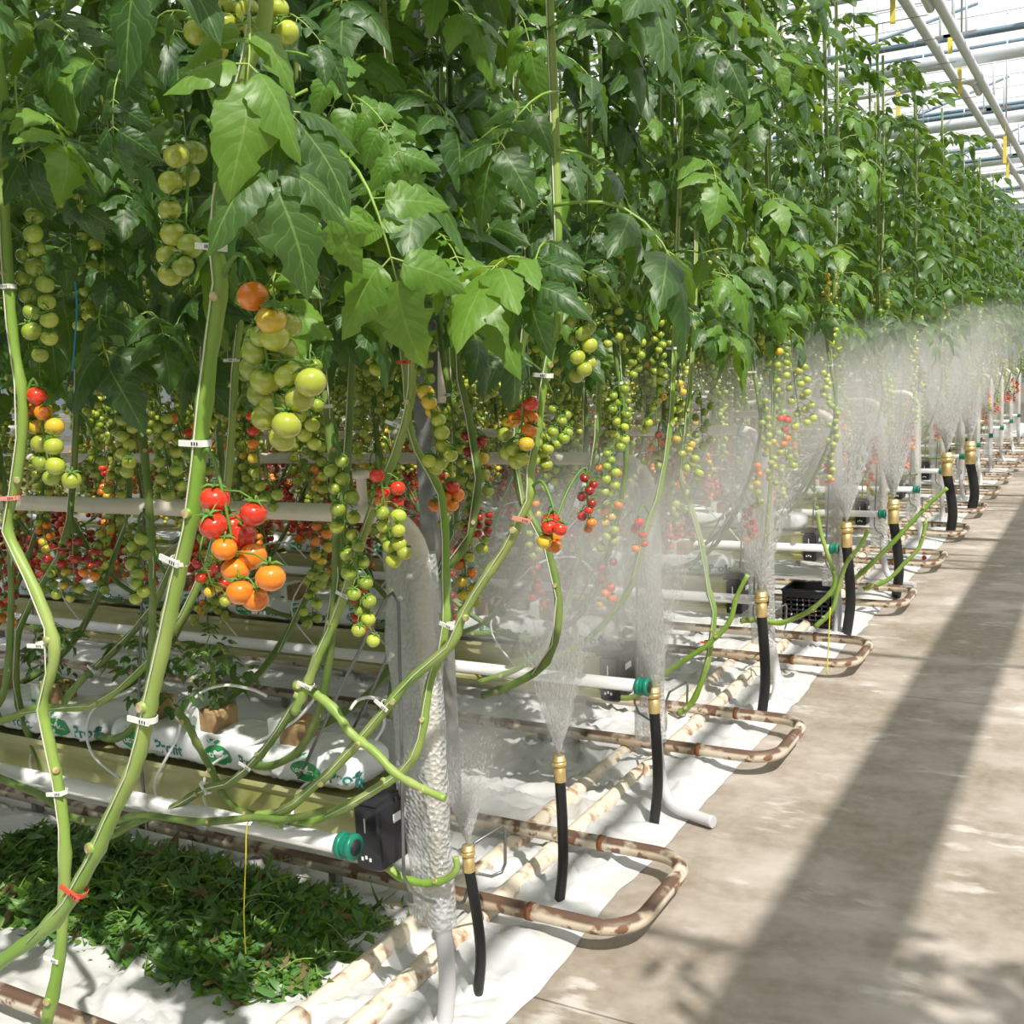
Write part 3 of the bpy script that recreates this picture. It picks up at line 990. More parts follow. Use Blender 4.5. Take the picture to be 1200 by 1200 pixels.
hand_plant('tomato plant left of the grey steel column with dark crimson truss low down',
           [(455, 840), (470, 760), (500, 690), (545, 640), (560, 560), (545, 470), (535, 400)], 2.55, 0.012, top_y=2.8, seed=21, nleaf=22, lz=(2.0, 3.9), old=True,
           trusses=(((550, 600), chain(560, 600, 558, 632, 11, 'dddg', 13), 2.6, 0.012), ((555, 520), chain(554, 510, 562, 575, 11, 'ddyllg', 11), 2.6, 0.0165), ((540, 420), chain(582, 410, 575, 465, 10, 'g', 10), 2.75, 0.018)))
hand_plant('tomato plant hanging between the wrapped post and the second cream pipe end, green chains',
           [(566, 815), (600, 803), (640, 775), (655, 715), (640, 640), (610, 580), (604, 500), (610, 420), (620, 330)], 2.7, 0.012, top_y=2.9, seed=22, nleaf=24, lz=(2.0, 3.9), old=True,
           trusses=(((605, 520), chain(640, 500, 632, 545, 8, 'gl', 10), 2.8, 0.018), ((640, 640), chain(690, 560, 688, 620, 9, 'ddro', 7), 2.9, 0.015), ((612, 420), chain(655, 480, 660, 520, 7, 'g', 9), 2.9, 0.018)))

# ---- third row: stems around the second riser
Y2 = 3.68
hand_plant('tomato plant in front of the second riser with a dense green truss and blue tie',
           [(560, 800), (610, 782), (648, 745), (668, 695), (683, 633), (690, 567), (702, 480), (697, 400), (690, 300)], Y2, 0.0125, top_y=3.5, seed=31, nleaf=26, lz=(1.95, 3.9), face=-0.7,
           clips=((698, 488, 'w', 0), (697, 410, 'w', 0)),
           trusses=(((702, 540), [(702, 548, 'o'), (725, 555, 'o'), (699, 560, 'g', .03), (714, 558, 'l'), (704, 563, 'l'), (697, 567, 'g'), (715, 571, 'g'), (705, 577, 'l'), (717, 579, 'l'), (699, 585, 'l'), (711, 590, 'l'), (704, 593, 'l'), (720, 592, 'l'), (703, 599, 'l'), (712, 594, 'l', .03), (721, 601, 'l'), (710, 607, 'l')], Y2 - 0.05, 0.017),
                    ((700, 450), [(718, 462, 'g'), (713, 480, 'g'), (723, 489, 'g'), (712, 496, 'l'), (722, 501, 'g'), (712, 507, 'l'), (722, 512, 'l'), (717, 517, 'l'), (708, 514, 'g'), (724, 522, 'l'), (709, 525, 'l'), (718, 475, 'g', .03)], Y2 + 0.05, 0.018)))
hand_plant('tomato plant right of the second riser whose stem passes behind the spray',
           [(640, 775), (690, 748), (735, 695), (752, 640), (762, 605), (772, 578), (784, 510), (788, 450), (790, 400), (792, 320)], Y2, 0.012, top_y=3.6, seed=32, nleaf=28, lz=(1.95, 3.9), face=-0.7,
           clips=((790, 408, 'w', 0),),
           trusses=(((786, 425), [(775, 435, 'l'), (774, 446, 'l'), (773, 457, 'l'), (765, 478, 'l'), (771, 470, 'l'), (777, 465, 'y', .03), (760, 496, 'l'), (755, 504, 'l'), (760, 488, 'g', .03)], Y2, 0.0165),
                    ((782, 500), chain(780, 510, 762, 545, 8, 'rolll', 9), Y2 + .1, 0.017), ((756, 615), [(749, 612, 'r'), (753, 626, 'r'), (755, 637, 'r'), (745, 643, 'o'), (744, 620, 'r', .03)], Y2 - 0.1, 0.0165)))
hand_plant('tomato plant trailing its lower stem in loops beside the second sprinkler row, pale green chain',
           [(795, 837), (813, 820), (828, 780), (833, 752), (837, 717), (830, 690), (824, 648), (812, 600), (798, 560), (806, 480), (812, 400), (815, 320)], 4.15, 0.0125, top_y=4.3, seed=33, nleaf=26, lz=(1.95, 3.9), face=-0.4,
           clips=((829, 752, 'r', 0), (805, 775, 'w', 0.6)),
           trusses=(((800, 540), chain(803, 515, 815, 560, 9, 'yll', 9), 4.1, 0.018), ((808, 480), chain(825, 470, 822, 530, 10, 'g', 8), 4.3, 0.017)))
hand_plant('cut tomato stem slanting up to the right beside the third sprinkler',
           [(770, 795), (787, 784), (805, 772), (830, 755), (854, 730), (863, 700), (876, 674)], 4.1, 0.0125, seed=34, cut=True, nleaf=0)
hand_plant('cut tomato stems tip lying beside the second nozzle and green pipe end',
           [(715, 815), (735, 818), (752, 812), (768, 800)], 3.85, 0.012, seed=35, cut=True, nleaf=0)
hand_plant('tomato plant at the end of the fourth row with red truss above long pale chains',
           [(890, 690), (900, 610), (905, 520), (907, 400), (905, 300)], 5.3, 0.0125, top_y=5.2, seed=36, nleaf=30, lz=(1.95, 3.9), face=-0.6,
           trusses=(((906, 480), [(915, 490, 'r'), (923, 492, 'r'), (920, 503, 'r'), (923, 513, 'o'), (918, 520, 'o'), (915, 530, 'l'), (925, 535, 'l'), (930, 545, 'l')], 5.25, 0.02),
                    ((906, 400), [(898, 413, 'y'), (913, 412, 'y'), (900, 425, 'l'), (911, 428, 'l'), (897, 438, 'l'), (911, 446, 'l'), (911, 457, 'l')], 5.25, 0.02),
                    ((907, 420), chain(932, 425, 945, 500, 16, 'l', 12), 5.25, 0.02)))
hand_plant('looping cut tomato stem knotted beside the fourth sprinkler and the black crate',
           [(868, 728), (890, 726), (915, 730), (945, 718), (960, 707), (975, 692), (978, 675), (970, 650), (962, 625), (958, 600)], 5.5, 0.014, seed=37, cut=True, nleaf=0)
hand_plant('second looping tomato stem right of the black crate, rising past the fourth nozzle',
           [(955, 735), (975, 715), (982, 690), (992, 660), (1008, 640), (1018, 620)], 5.75, 0.0135, seed=38, cut=True, nleaf=0)
hand_plant('bent cut tomato stem hung between the fourth and fifth nozzles',
           [(1000, 680), (1022, 660), (1050, 632), (1075, 605), (1095, 585), (1110, 572)], 7.4, 0.017, seed=39, cut=True, nleaf=0)
hand_plant('cut tomato stem drooping from the fifth nozzle towards the rail',
           [(1012, 690), (1040, 680), (1060, 660), (1078, 640), (1085, 610)], 7.6, 0.016, seed=40, cut=True, nleaf=0)

# ---- generated plants
STEM_CACHE = {}


def gen_stem(rng, side, lean):
    key = (side, lean, rng.randrange(3))
    if key not in STEM_CACHE:
        path = [(lean * 0.75, -side * 0.30, 0.72), (lean * 0.45, -side * 0.2, 0.74), (lean * 0.18, -side * 0.1, 0.95), (0.02 * key[2], 0, 1.45), (-0.015, 0, 2.0), (0.01, side * 0.05, 2.9), (0, side * 0.08, 4.1)]
        mb, pts = stem_mb(path, 0.0118, 0.0085, key[2] + 50)
        st = MB().tube([p + Vector((0.012, -0.006, 0)) for p in pts[10::4]] + [Vector((0, side * 0.08, 4.35))], 0.0015, 4)
        STEM_CACHE[key] = (mb.mesh('stem', [MT['stem_dark'], MT['scar']]), pts, st.mesh('string', [MT['string']]))
    return STEM_CACHE[key]


FOL = []
for s in range(5):
    rng = random.Random(300 + s)
    mb = MB()
    for i in range(30):
        z = 1.98 + 2.0 * (i + rng.random()) / 30
        az = i * 2.399 + rng.uniform(-.4, .4)
        ang = rng.uniform(-0.7, 0.3) if z < 3.3 else rng.uniform(-0.4, 0.7)
        mb.add(rng.choice(LEAF_FAR_MB), rand_leaf_mtx(rng, Vector((0, 0, z)), az, ang, rng.uniform(0.36, 0.54)))
    FOL.append(mb.mesh('foliage', [MT['leaf_far'], MT['stem']]))


def gen_plant(label, x, y, side, tier, seed, lean=None, low=True, face=None):
    rng = random.Random(seed)
    pl = thing('tomato_plant', label, 'plant', (x, y, 0.7))
    b = Vector((x, y, 0.7))
    ln = lean if lean is not None else rng.choice((-1, 1))
    sm, pts, st = gen_stem(rng, side, ln)
    link('stem', sm, pl, (0, 0, -0.7))
    link('string', st, pl, (0, 0, -0.7))
    wp = [p + Vector((x, y, 0)) for p in pts]
    zs = []
    z = rng.uniform(0.98, 1.15) if y > 3 else (rng.uniform(1.2, 1.3) if side > 0 else rng.uniform(1.42, 1.5))
    while z < 2.45:
        zs.append(z)
        z += rng.uniform(0.17, 0.25)
    for k_, z in enumerate(zs):
        at = interp_z(wp, z + 0.05)
        az = rng.uniform(0, 6.28) if face is None else face + rng.uniform(-1.3, 1.3)
        if z < 1.22 and rng.random() < 0.8:
            pat, pool = rng.choice(('dddr', 'drro', 'ddroy')), FT_RED
        elif z < 1.42:
            pat, pool = rng.choice(('royg', 'ryll', 'oyllg', 'llg')), FT_MIX + FT_GREEN[:2]
        else:
            pat, pool = rng.choice(('gl', 'lg', 'ggl', 'l')), FT_GREEN
        if tier == 3:
            for q in (0, 1.9, 4.0)[:2 if k_ % 2 else 3]:
                t = link('truss', rng.choice(pool), pl, mtx=Matrix.Translation(at - b + Vector((0, 0, rng.uniform(-.08, .05)))) @ Matrix.Rotation(az + q, 4, 'Z') @ Matrix.Scale(rng.uniform(0.8, 1.0), 4))
                t['kind'] = 'stuff'
        elif tier == 0:
            o = Vector((math.cos(az), math.sin(az), 0)) * rng.uniform(0.045, 0.075)
            top = at + o + Vector((0, 0, -0.01))
            n = rng.randint(8, 12)
            ps = chain_points(rng, top, n, 0.022 * n, (o.x * 0.5, o.y * 0.5))
            add_truss(pl, at, top + Vector((0, 0, 0.02)), ps, blend_cols(pat, n), 0.0175, rng)
        else:
            t = link('truss', rng.choice(pool), pl, mtx=Matrix.Translation(at - b) @ Matrix.Rotation(az, 4, 'Z') @ Matrix.Scale(rng.uniform(0.78, 0.95), 4))
            t['kind'] = 'stuff'
    if tier <= 1:
        add_clip(pl, interp_z(wp, 1.75) + Vector((0, 0, 0)), 'w', 0, rng.uniform(-.6, .6), 0.75)
        add_leaves(pl, wp, rng, 34 if y < 3.2 else 25, 1.95, 4.0, tier == 0, face=face, young=0.3, ln=(0.27, 0.46))
    else:
        f = link('foliage', rng.choice(FOL), pl, mtx=Matrix.Translation((0, 0, -0.7)) @ Matrix.Rotation(rng.uniform(0, 6.28), 4, 'Z'))
        f['kind'] = 'stuff'
    return pl


sd = 1000
# canopy of the first row: out of view above and to the left, it shades the second row
for i in range(6):
    for side in (-1, 1):
        sd += 1
        x = -1.95 - i * 0.5 - (0.2 if side < 0 else 0)
        if i == 0 and side > 0:
            x -= 0.15
        gen_plant('tomato plant of the first row, %s from the aisle, %s side' % (ORD[i + (2 if side > 0 else 0)], 'far' if side > 0 else 'near'), x, rowy(0) + side * 0.4, side, 1 if side > 0 else 2, sd)
# second row behind the hand-built stems
for i in range(6):
    sd += 1
    gen_plant('tomato plant on the far side of the second row, %s from the aisle' % ORD[i], -1.72 - i * 0.46, rowy(1) + 0.36, 1, 0 if i < 5 else 2, sd, lean=-1, face=-1.3)
for i in range(4):
    sd += 1
    gen_plant('leafy tomato plant on the near side of the second row, %s from the aisle' % ORD[i], -1.62 - i * 0.62, rowy(1) - 0.32, -1, 0, sd, lean=-1, face=-1.2)
# row ends along the aisle
for k in range(2, NROW):
    tier = 0 if k == 2 else (1 if k < 6 else 2)
    m = 3 if k < 6 else 2
    for side in (-1, 1):
        for i in range(m):
            sd += 1
            x = -1.56 - i * 0.36 - (0.12 if side > 0 else 0)
            gen_plant('tomato plant on the %s side of the %s row, %s from the aisle' % ('near' if side < 0 else 'far', ORD[k], ORD[i]), x, rowy(k) + side * 0.36, side, tier, sd, lean=-1, face=-0.5 * (-side) if k > 3 else (-1.0 if side < 0 else 0.2))
# the depth of the rows, seen through the gap under the leaves
for k, x0, x1, st in ((2, -2.6, -6.3, 0.2), (3, -2.6, -8.0, 0.27), (4, -2.6, -9.5, 0.34), (5, -2.6, -11.0, 0.42), (6, -2.3, -11.5, 0.48), (7, -2.3, -12, 0.5)):
    x = x0; i = 0
    while x > x1 and i < 20:
        sd += 1
        side = -1 if i % 2 == 0 else 1
        gen_plant('tomato plant deep in the %s row, %s past the aisle plants' % (ORD[k], ORD[i]), x + R.uniform(-.06, .06), rowy(k) + side * 0.36, side, 3, sd)
        x -= st; i += 1

# the far depth of the rows, past the limit of single plants: one joined object


def join_meshes(items, name, mats):
    vs, ls, ps, ms, off = [], [], [], [], 0
    cache = {}
    for me, mtx, mo in items:
        if me.name not in cache:
            v = np.empty(len(me.vertices) * 3, np.float32); me.vertices.foreach_get('co', v)
            l = np.empty(len(me.loops), np.int32); me.loops.foreach_get('vertex_index', l)
            p = np.empty(len(me.polygons), np.int32); me.polygons.foreach_get('loop_total', p)
            i = np.empty(len(me.polygons), np.int32); me.polygons.foreach_get('material_index', i)
            cache[me.name] = (v.reshape(-1, 3), l, p, i)
        v, l, p, i = cache[me.name]
        a = np.array(mtx, np.float32)
        vs.append(v @ a[:3, :3].T + a[:3, 3]); ls.append(l + off); ps.append(p); ms.append(i + mo)
        off += len(v)
    V = np.concatenate(vs); L = np.concatenate(ls); T = np.concatenate(ps); I = np.concatenate(ms)
    me = bpy.data.meshes.new(name)
    me.vertices.add(len(V)); me.vertices.foreach_set('co', V.ravel())
    me.loops.add(len(L)); me.loops.foreach_set('vertex_index', L)
    me.polygons.add(len(T))
    me.polygons.foreach_set('loop_start', np.concatenate(([0], np.cumsum(T)[:-1])).astype(np.int32))
    me.polygons.foreach_set('loop_total', T)
    for m in mats:
        me.materials.append(m)
    me.polygons.foreach_set('material_index', I.astype(np.int32))
    me.polygons.foreach_set('use_smooth', np.ones(len(T), bool))
    me.update(calc_edges=True); me.validate()
    return me


items = []
rng = random.Random(91)
for k in range(8, NROW):
    x = -2.35
    while x > -13:
        y = rowy(k) + rng.choice((-0.36, 0.36))
        b = Matrix.Translation((x, y, 0))
        items.append((rng.choice(FOL), b @ Matrix.Rotation(rng.uniform(0, 6.28), 4, 'Z'), 7))
        sm, pts, st = gen_stem(rng, rng.choice((-1, 1)), rng.choice((-1, 1)))
        items.append((sm, b, 8))
        z = rng.uniform(1.0, 1.15)
        while z < 2.3:
            pool = FT_RED if z < 1.2 else (FT_MIX if z < 1.4 else FT_GREEN)
            for q in range(1):
                items.append((rng.choice(pool), b @ Matrix.Translation((0, 0, z + rng.uniform(-.05, .05))) @ Matrix.Rotation(rng.uniform(0, 6.28), 4, 'Z'), 0))
            z += 0.2
        x -= 0.55
o = link('tomato_plants', join_meshes(items, 'tomato_plants', [FM[c] for c in 'glyord'] + [MT['vine'], MT['leaf_far'], MT['stem_dark'], MT['scar']]))
o['label'] = 'tomato plants massed in the far depth of the rows, behind the mist'; o['category'] = 'plants'; o['kind'] = 'stuff'

# rows that stay out of the frame: across the aisle and behind the camera, with added clusters; they only shade what is seen
mb = MB()
rng = random.Random(4)
for k in range(-1, 11):
    for q in range(2):
        x, y = 2.75 + q * 0.6, rowy(k) + rng.uniform(-.3, .3)
        for i in range(40):
            z = 1.6 + 2.3 * (i + rng.random()) / 40
            mb.add(LEAF_FAR_MB[i % 3], rand_leaf_mtx(rng, Vector((x, y, z)), i * 2.4, rng.uniform(-.7, .4), rng.uniform(.38, .55)))
for x, y in ((1.5, -0.1), (1.9, 0.5), (2.1, 1.1), (1.75, 0.9)):  # loose leaf clusters added overhead, out of view, to shade the near concrete
    for i in range(22):
        z = 3.3 + 1.2 * (i + rng.random()) / 22
        mb.add(LEAF_FAR_MB[i % 3], rand_leaf_mtx(rng, Vector((x, y, z)), i * 2.4, rng.uniform(-.7, .4), rng.uniform(.38, .55)))
for q in range(2, 7):
    for sy in (-0.4, 0.4):
        x, y = -1.7 - q * 0.6, rowy(-1) + sy
        for i in range(40):
            z = 1.9 + 2.1 * (i + rng.random()) / 40
            mb.add(LEAF_FAR_MB[i % 3], rand_leaf_mtx(rng, Vector((x, y, z)), i * 2.4, rng.uniform(-.7, .4), rng.uniform(.38, .55)))
o = single('shade_foliage', mb, [MT['leaf_far'], MT['stem']], 'tomato foliage outside the frame: neighbouring rows and clusters added to shade the path', 'foliage')
o['kind'] = 'stuff'

# crop wires overhead
for k in range(0, 8):
    for side in (-1, 1):
        y = rowy(k) + side * 0.44
        single('crop_wire', MB().tube([(-12, y, 4.34), (-1.35, y, 4.34)], 0.004, 5), MT['steel'],
               'thin steel crop wire over the %s side of the %s row' % ('near' if side < 0 else 'far', ORD[k]), 'wire', 'crop wires above the rows')

# yellow sticky traps over the row ends
for i, (px, py, y, h) in enumerate(((1047, -6, 9.2, 0.22), (1053, 98, 11.5, 0.32), (1114, 30, 11.0, 0.25), (1125, 75, 12.5, 0.3), (1178, 160, 15.0, 0.32), (1181, 190, 17.0, 0.3))):
    p = P(px, py, y)
    t = thing('sticky_trap', 'yellow sticky strip hanging over the row ends, %s from the camera' % ORD[i], 'trap', p)
    mb = MB(); mb.box((p.x - 0.02, p.y - 0.03, p.z - h), (p.x + 0.02, p.y - 0.026, p.z), bev=0.001)
    part('strip', mb, MT['trap'], t)
    part('hanger', MB().tube([p, (p.x, p.y, max(4.55, p.z + 0.1))], 0.004, 4), MT['yellow_string'], t)

# ------------------------------------------------------------------ fixtures of every row


def copy_at(me_list, parent, dy):
    for nm, me in me_list:
        link(nm, me, parent, (0, 0, 0))


# trolley rails between the rows
def rail_mesh():
    pts = []
    y0, y1, xe, rb, z = -0.275, 0.275, -1.24 - 0.028, 0.13, 0.095
    pts.append((-14, y0, z)); pts.append((-4, y0, z)); pts.append((-2, y0, z))
    for i in range(7):
        a = -PI / 2 + (PI / 2) * i / 6
        pts.append((xe - rb + rb * math.cos(a), y0 + rb + rb * math.sin(a), z))
    for i in range(7):
        a = (PI / 2) * i / 6
        pts.append((xe - rb + rb * math.cos(a), y1 - rb + rb * math.sin(a), z))
    pts += [(-2, y1, z), (-4, y1, z), (-14, y1, z)]
    return MB().tube(pts, 0.0265, 14)


RAIL = rail_mesh().mesh('rail_tube', MT['rail'])
COLLAR = MB().tube([(-1.62, 0, 0.095), (-1.60, 0, 0.095)], 0.0295, 14).mesh('weld_collar', MT['rust'])
mb = MB().box((-0.03, -0.34, 0.004), (0.03, 0.34, 0.012))
for y in (-0.275, 0.275):
    mb.box((-0.015, y - 0.02, 0.01), (0.015, y + 0.02, 0.075))
SUPP = mb.mesh('rail_support', MT['galv'])
for k in range(0, NROW):
    y = rowy(k) + 0.8
    lab = ['rusty cream trolley rail ending lower left, in front of the leaf heap',
           'nearest full U-shaped trolley rail, worn brown on top, reaching over the concrete',
           'second U-shaped trolley rail from the front, with the red tomato lying inside'][k] if k < 3 else 'U-shaped rusty trolley rail on the path edge, %s from the front' % ORD[k]
    t = thing('trolley_rail', lab, 'rail', (0, y, 0), 'trolley rails along the path')
    link('rail_tube', RAIL, t); link('weld_collar', COLLAR, t, (0, -0.275, 0)); link('weld_collar', COLLAR, t, (0, 0.275, 0))
    for q in range(4):
        link('rail_support', SUPP, t, (-2.4 - q * 1.6, 0, 0))

# the two heating mains lying along the path under the rails
for x, lab in ((-1.97, 'left one of two cream rusty heating mains lying on the ground sheet'), (-1.80, 'right one of two cream rusty heating mains lying on the ground sheet')):
    t = thing('heating_main', lab, 'pipe', (x, 2, 0.05))
    part('pipe', MB().tube([(x, y, 0.037) for y in (1.2, 3, 6, 12, 24)], 0.033, 14), MT['main'], t)
    for q in range(18):
        y = 1.75 + q * 0.8 + (0.35 if x < -1.9 else 0)
        part('coupling', MB().tube([(x, y, 0.037), (x, y + 0.07, 0.037)], 0.0375, 14), MT['main'], t)

# high cream heating pipe with the bend, riser, bubble wrap
XR = -1.60


def high_pipe_mb():
    z = 1.45
    mb = MB().tube([(-13, 0, z), (-5, 0, z), (XR - 0.16, 0, z)] + [(XR - 0.13 + 0.13 * math.sin(a), 0, z - 0.13 + 0.13 * math.cos(a)) for a in [PI / 2 * i / 7 for i in range(0, 8)]] + [(XR, 0, 1.0), (XR, 0, 0.4)], 0.0255, 14)
    return mb


HP = high_pipe_mb().mesh('pipe', MT['hpipe'])
ST = MB().lathe([(0.014, 0), (0.014, 0.075), (0.024, 0.076), (0.024, 0.095), (0.012, 0.097)], 12, 0, (-1.78, 0, 1.47)).mesh('vent_stub', MT['hpipe'])
mb = MB()
for q in range(26):
    x = -1.9 - q * 0.17 + R.uniform(-.05, .05)
    mb.tube([(x, -0.003, 1.4245), (x + R.uniform(0.01, 0.05), -0.006, 1.4245)], 0.0022, 5)
DRIP = mb.mesh('rust_drips', MT['rust'])


def wrap_mb(seed, flap=True):
    """bubble wrap round the riser: a teardrop section with a flap towards the row"""
    rng = random.Random(seed)
    mb = MB()
    rows = []
    nz = 26
    n = 22
    for i in range(nz + 1):
        t = i / nz
        z = 0.31 + 1.04 * t
        fl = (0.085 if flap else 0.03) * (1.0 if t > 0.32 else 0.35 + 2.0 * t) * (1 + 0.15 * noise.noise((seed, z * 5, 0)))
        if t < 0.12:
            fl = 0.05
        b = []
        for j in range(n):
            a = 2 * PI * j / n
            rr = 0.040 + 0.007 * noise.noise((math.cos(a) * 2 + seed, math.sin(a) * 2, z * 7))
            x = math.cos(a) * rr; y = math.sin(a) * rr
            if math.cos(a) < -0.5:
                x -= fl * ((-math.cos(a) - 0.5) * 2) ** 1.2
                y *= 0.75
            b.append(len(mb.v)); mb.v.append(Vector((XR + x, y + 0.004 * math.sin(z * 30 + a), z)))
        rows.append(b)
    for a, b in zip(rows, rows[1:]):
        for j in range(n):
            j2 = (j + 1) % n
            mb.face((a[j], a[j2], b[j2], b[j]))
    return mb


WRAPS = [wrap_mb(s, s != 1).mesh('bubble_wrap', MT['bubble']) for s in range(3)]
CONDS = [MB().tube(spline([(XR, 0, 0.42), (XR + 0.005, 0, 0.3), (XR + 0.015, -0.01, 0.15), (XR + 0.005, -0.03, 0.0)], 5), 0.024, 12).mesh('conduit', MT['conduit']),
         MB().tube(spline([(XR, 0, 0.42), (XR + 0.01, 0, 0.2), (XR + 0.06, -0.02, 0.07), (XR + 0.17, -0.03, 0.035), (XR + 0.25, -0.05, 0.03)], 5), 0.024, 12).mesh('conduit', MT['conduit']),
         MB().tube(spline([(XR, 0, 0.42), (XR + 0.03, 0, 0.25), (XR + 0.05, -0.01, 0.1), (XR + 0.03, -0.03, 0.0)], 5), 0.024, 12).mesh('conduit', MT['pvc'])]
TIE = MB().tube([(XR - 0.13 + 0.03 * math.cos(a) * 0.2, 0.03 * math.sin(a), 1.45 + 0.03 * math.cos(a)) for a in [2 * PI * i / 14 for i in range(14)]], 0.004, 6, closed=True)
TIE.tube(spline([(XR - 0.13, -0.03, 1.45), (XR - 0.14, -0.035, 1.4), (XR - 0.12, -0.033, 1.33)], 4), 0.003, 5)
TIE = TIE.mesh('blue_tie', MT['blue_string'])
for k in range(1, NROW):
    y = rowy(k)
    lab = ['', 'nearest cream heating pipe, bending down into the big bubble-wrapped riser', 'second cream heating pipe from the front, blue tie at its bend, wrapped riser behind spray', 'third cream heating pipe from the front, thin white wrapped riser beside the fourth nozzle'][k] if k < 4 else 'cream heating pipe with wrapped riser at the end of the %s row' % ORD[k]
    t = thing('heating_pipe', lab, 'pipe', (0, y, 0), 'raised heating pipes of the rows')
    link('pipe', HP, t)
    link('vent_stub', ST, t); link('rust_drips', DRIP, t)
    w = link('bubble_wrap', WRAPS[0 if k == 1 else 1 + k % 2], t)
    c = link('conduit', CONDS[(k - 1) % 3], t)
    c['label'] = 'grey or white conduit running from the riser to the floor' if (k - 1) % 3 != 2 else 'white conduit running from the riser to the floor'
    if k > 1:
        link('blue_tie', TIE, t)['label'] = 'blue twine tie'

# growing gutters
def gutter_mb(x1=-1.775):
    prof = [(-0.105, 0.68), (-0.115, 0.685), (-0.118, 0.67), (-0.108, 0.655), (-0.108, 0.55), (-0.098, 0.535), (-0.112, 0.53), (-0.112, 0.518), (-0.07, 0.505), (-0.055, 0.48), (0.055, 0.48), (0.07, 0.505), (0.112, 0.518), (0.112, 0.53), (0.098, 0.535), (0.108, 0.55), (0.108, 0.655), (0.118, 0.67), (0.115, 0.685), (0.105, 0.68), (0.1, 0.66), (-0.1, 0.66)]
    mb = MB()
    n = len(prof)
    xs = [-13, -6, -3, x1]
    rows = []
    for x in xs:
        rows.append([len(mb.v) + i for i in range(n)])
        for (y, z) in prof:
            mb.v.append(Vector((x, y, z)))
    for a, b in zip(rows, rows[1:]):
        for j in range(n):
            j2 = (j + 1) % n
            mb.face((a[j], a[j2], b[j2], b[j]), smooth=False)
    mb.face(rows[-1][::-1], smooth=False); mb.face(rows[0], smooth=False)
    return mb


GUT = gutter_mb().mesh('trough', MT['gutter'])
mb = MB(); mb.box((-1.785, -0.122, 0.49), (-1.70, 0.06, 0.675), bev=0.01)
mb.box((-1.80, -0.118, 0.675), (-1.71, 0.06, 0.683), 0)
mb.box((-1.6985, -0.06, 0.61), (-1.698, 0.0, 0.635), 1)
mb.box((-1.750, -0.1232, 0.60), (-1.746, -0.1222, 0.64), 1)
for q, (a, b) in enumerate(((-1.765, 0.52), (-1.752, 0.525), (-1.739, 0.52))):
    mb.box((a, -0.1232, b), (a + 0.007, -0.1222, b + 0.01), 1)
ENDB = mb.mesh('end_box', [MT['black'], MT['print_white']])
RODM = MB().tube([(0, -0.13, 0.47), (0, -0.13, 0.78), (0, -0.03, 1.45)], 0.0045, 6).mesh('hanger_rod', MT['steel'])
LEG = MB()
LEG.box((-0.02, -0.02, 0.0), (0.02, 0.02, 0.48)); LEG.box((-0.05, -0.13, 0.465), (0.05, 0.13, 0.48)); LEG.box((-0.06, -0.06, 0), (0.06, 0.06, 0.008))
LEG = LEG.mesh('leg', MT['galv'])
for k in range(1, NROW):
    lab = ['', 'nearest cream green growing gutter, carrying the printed bags', 'second growing gutter from the front, seen behind the cream pipe and spray'][k] if k < 3 else 'growing gutter of the %s row' % ORD[k]
    t = thing('growing_gutter', lab, 'gutter', (0, rowy(k), 0), 'growing gutters of the rows')
    link('trough', GUT, t)
    e = link('end_box', ENDB, t); e['label'] = 'black plastic drain box with white marks'
    for q in range(6):
        link('hanger_rod', RODM, t, (-2.58 - 1.3 * q, 0, 0))
    for x in (-3.9, -6.6, -9.2):
        link('leg', LEG, t, (x, 0.0, 0))

# irrigation pipe with green end clamp under each gutter
PVC = MB().tube([(-13, 0, 0), (-5, 0, 0), (-2.0, 0, 0)], 0.025, 14).mesh('pipe', MT['pvc'])
mb = MB()
mb.lathe([(0.027, 0), (0.031, 0.003), (0.031, 0.045), (0.027, 0.05)], 18, 0, (-2.02, 0, 0), (1, 0, 0))
mb.lathe([(0.034, 0), (0.036, 0.004), (0.036, 0.012), (0.034, 0.016)], 18, 0, (-2.02, 0, 0), (1, 0, 0))
mb.lathe([(0.034, 0), (0.036, 0.004), (0.036, 0.012), (0.034, 0.016)], 18, 0, (-1.986, 0, 0), (1, 0, 0))
mb.lathe([(0.022, 0), (0.022, 0.003)], 16, 1, (-1.972, 0, 0), (1, 0, 0))
CAP = mb.mesh('end_clamp', [MT['green_cap'], MT['dark']])
BRK = MB().box((-0.012, -0.028, -0.03), (0.012, 0.21, -0.024)); BRK.box((-0.012, 0.1, -0.03), (0.012, 0.106, 0.06))
BRK = BRK.mesh('bracket', MT['galv'])
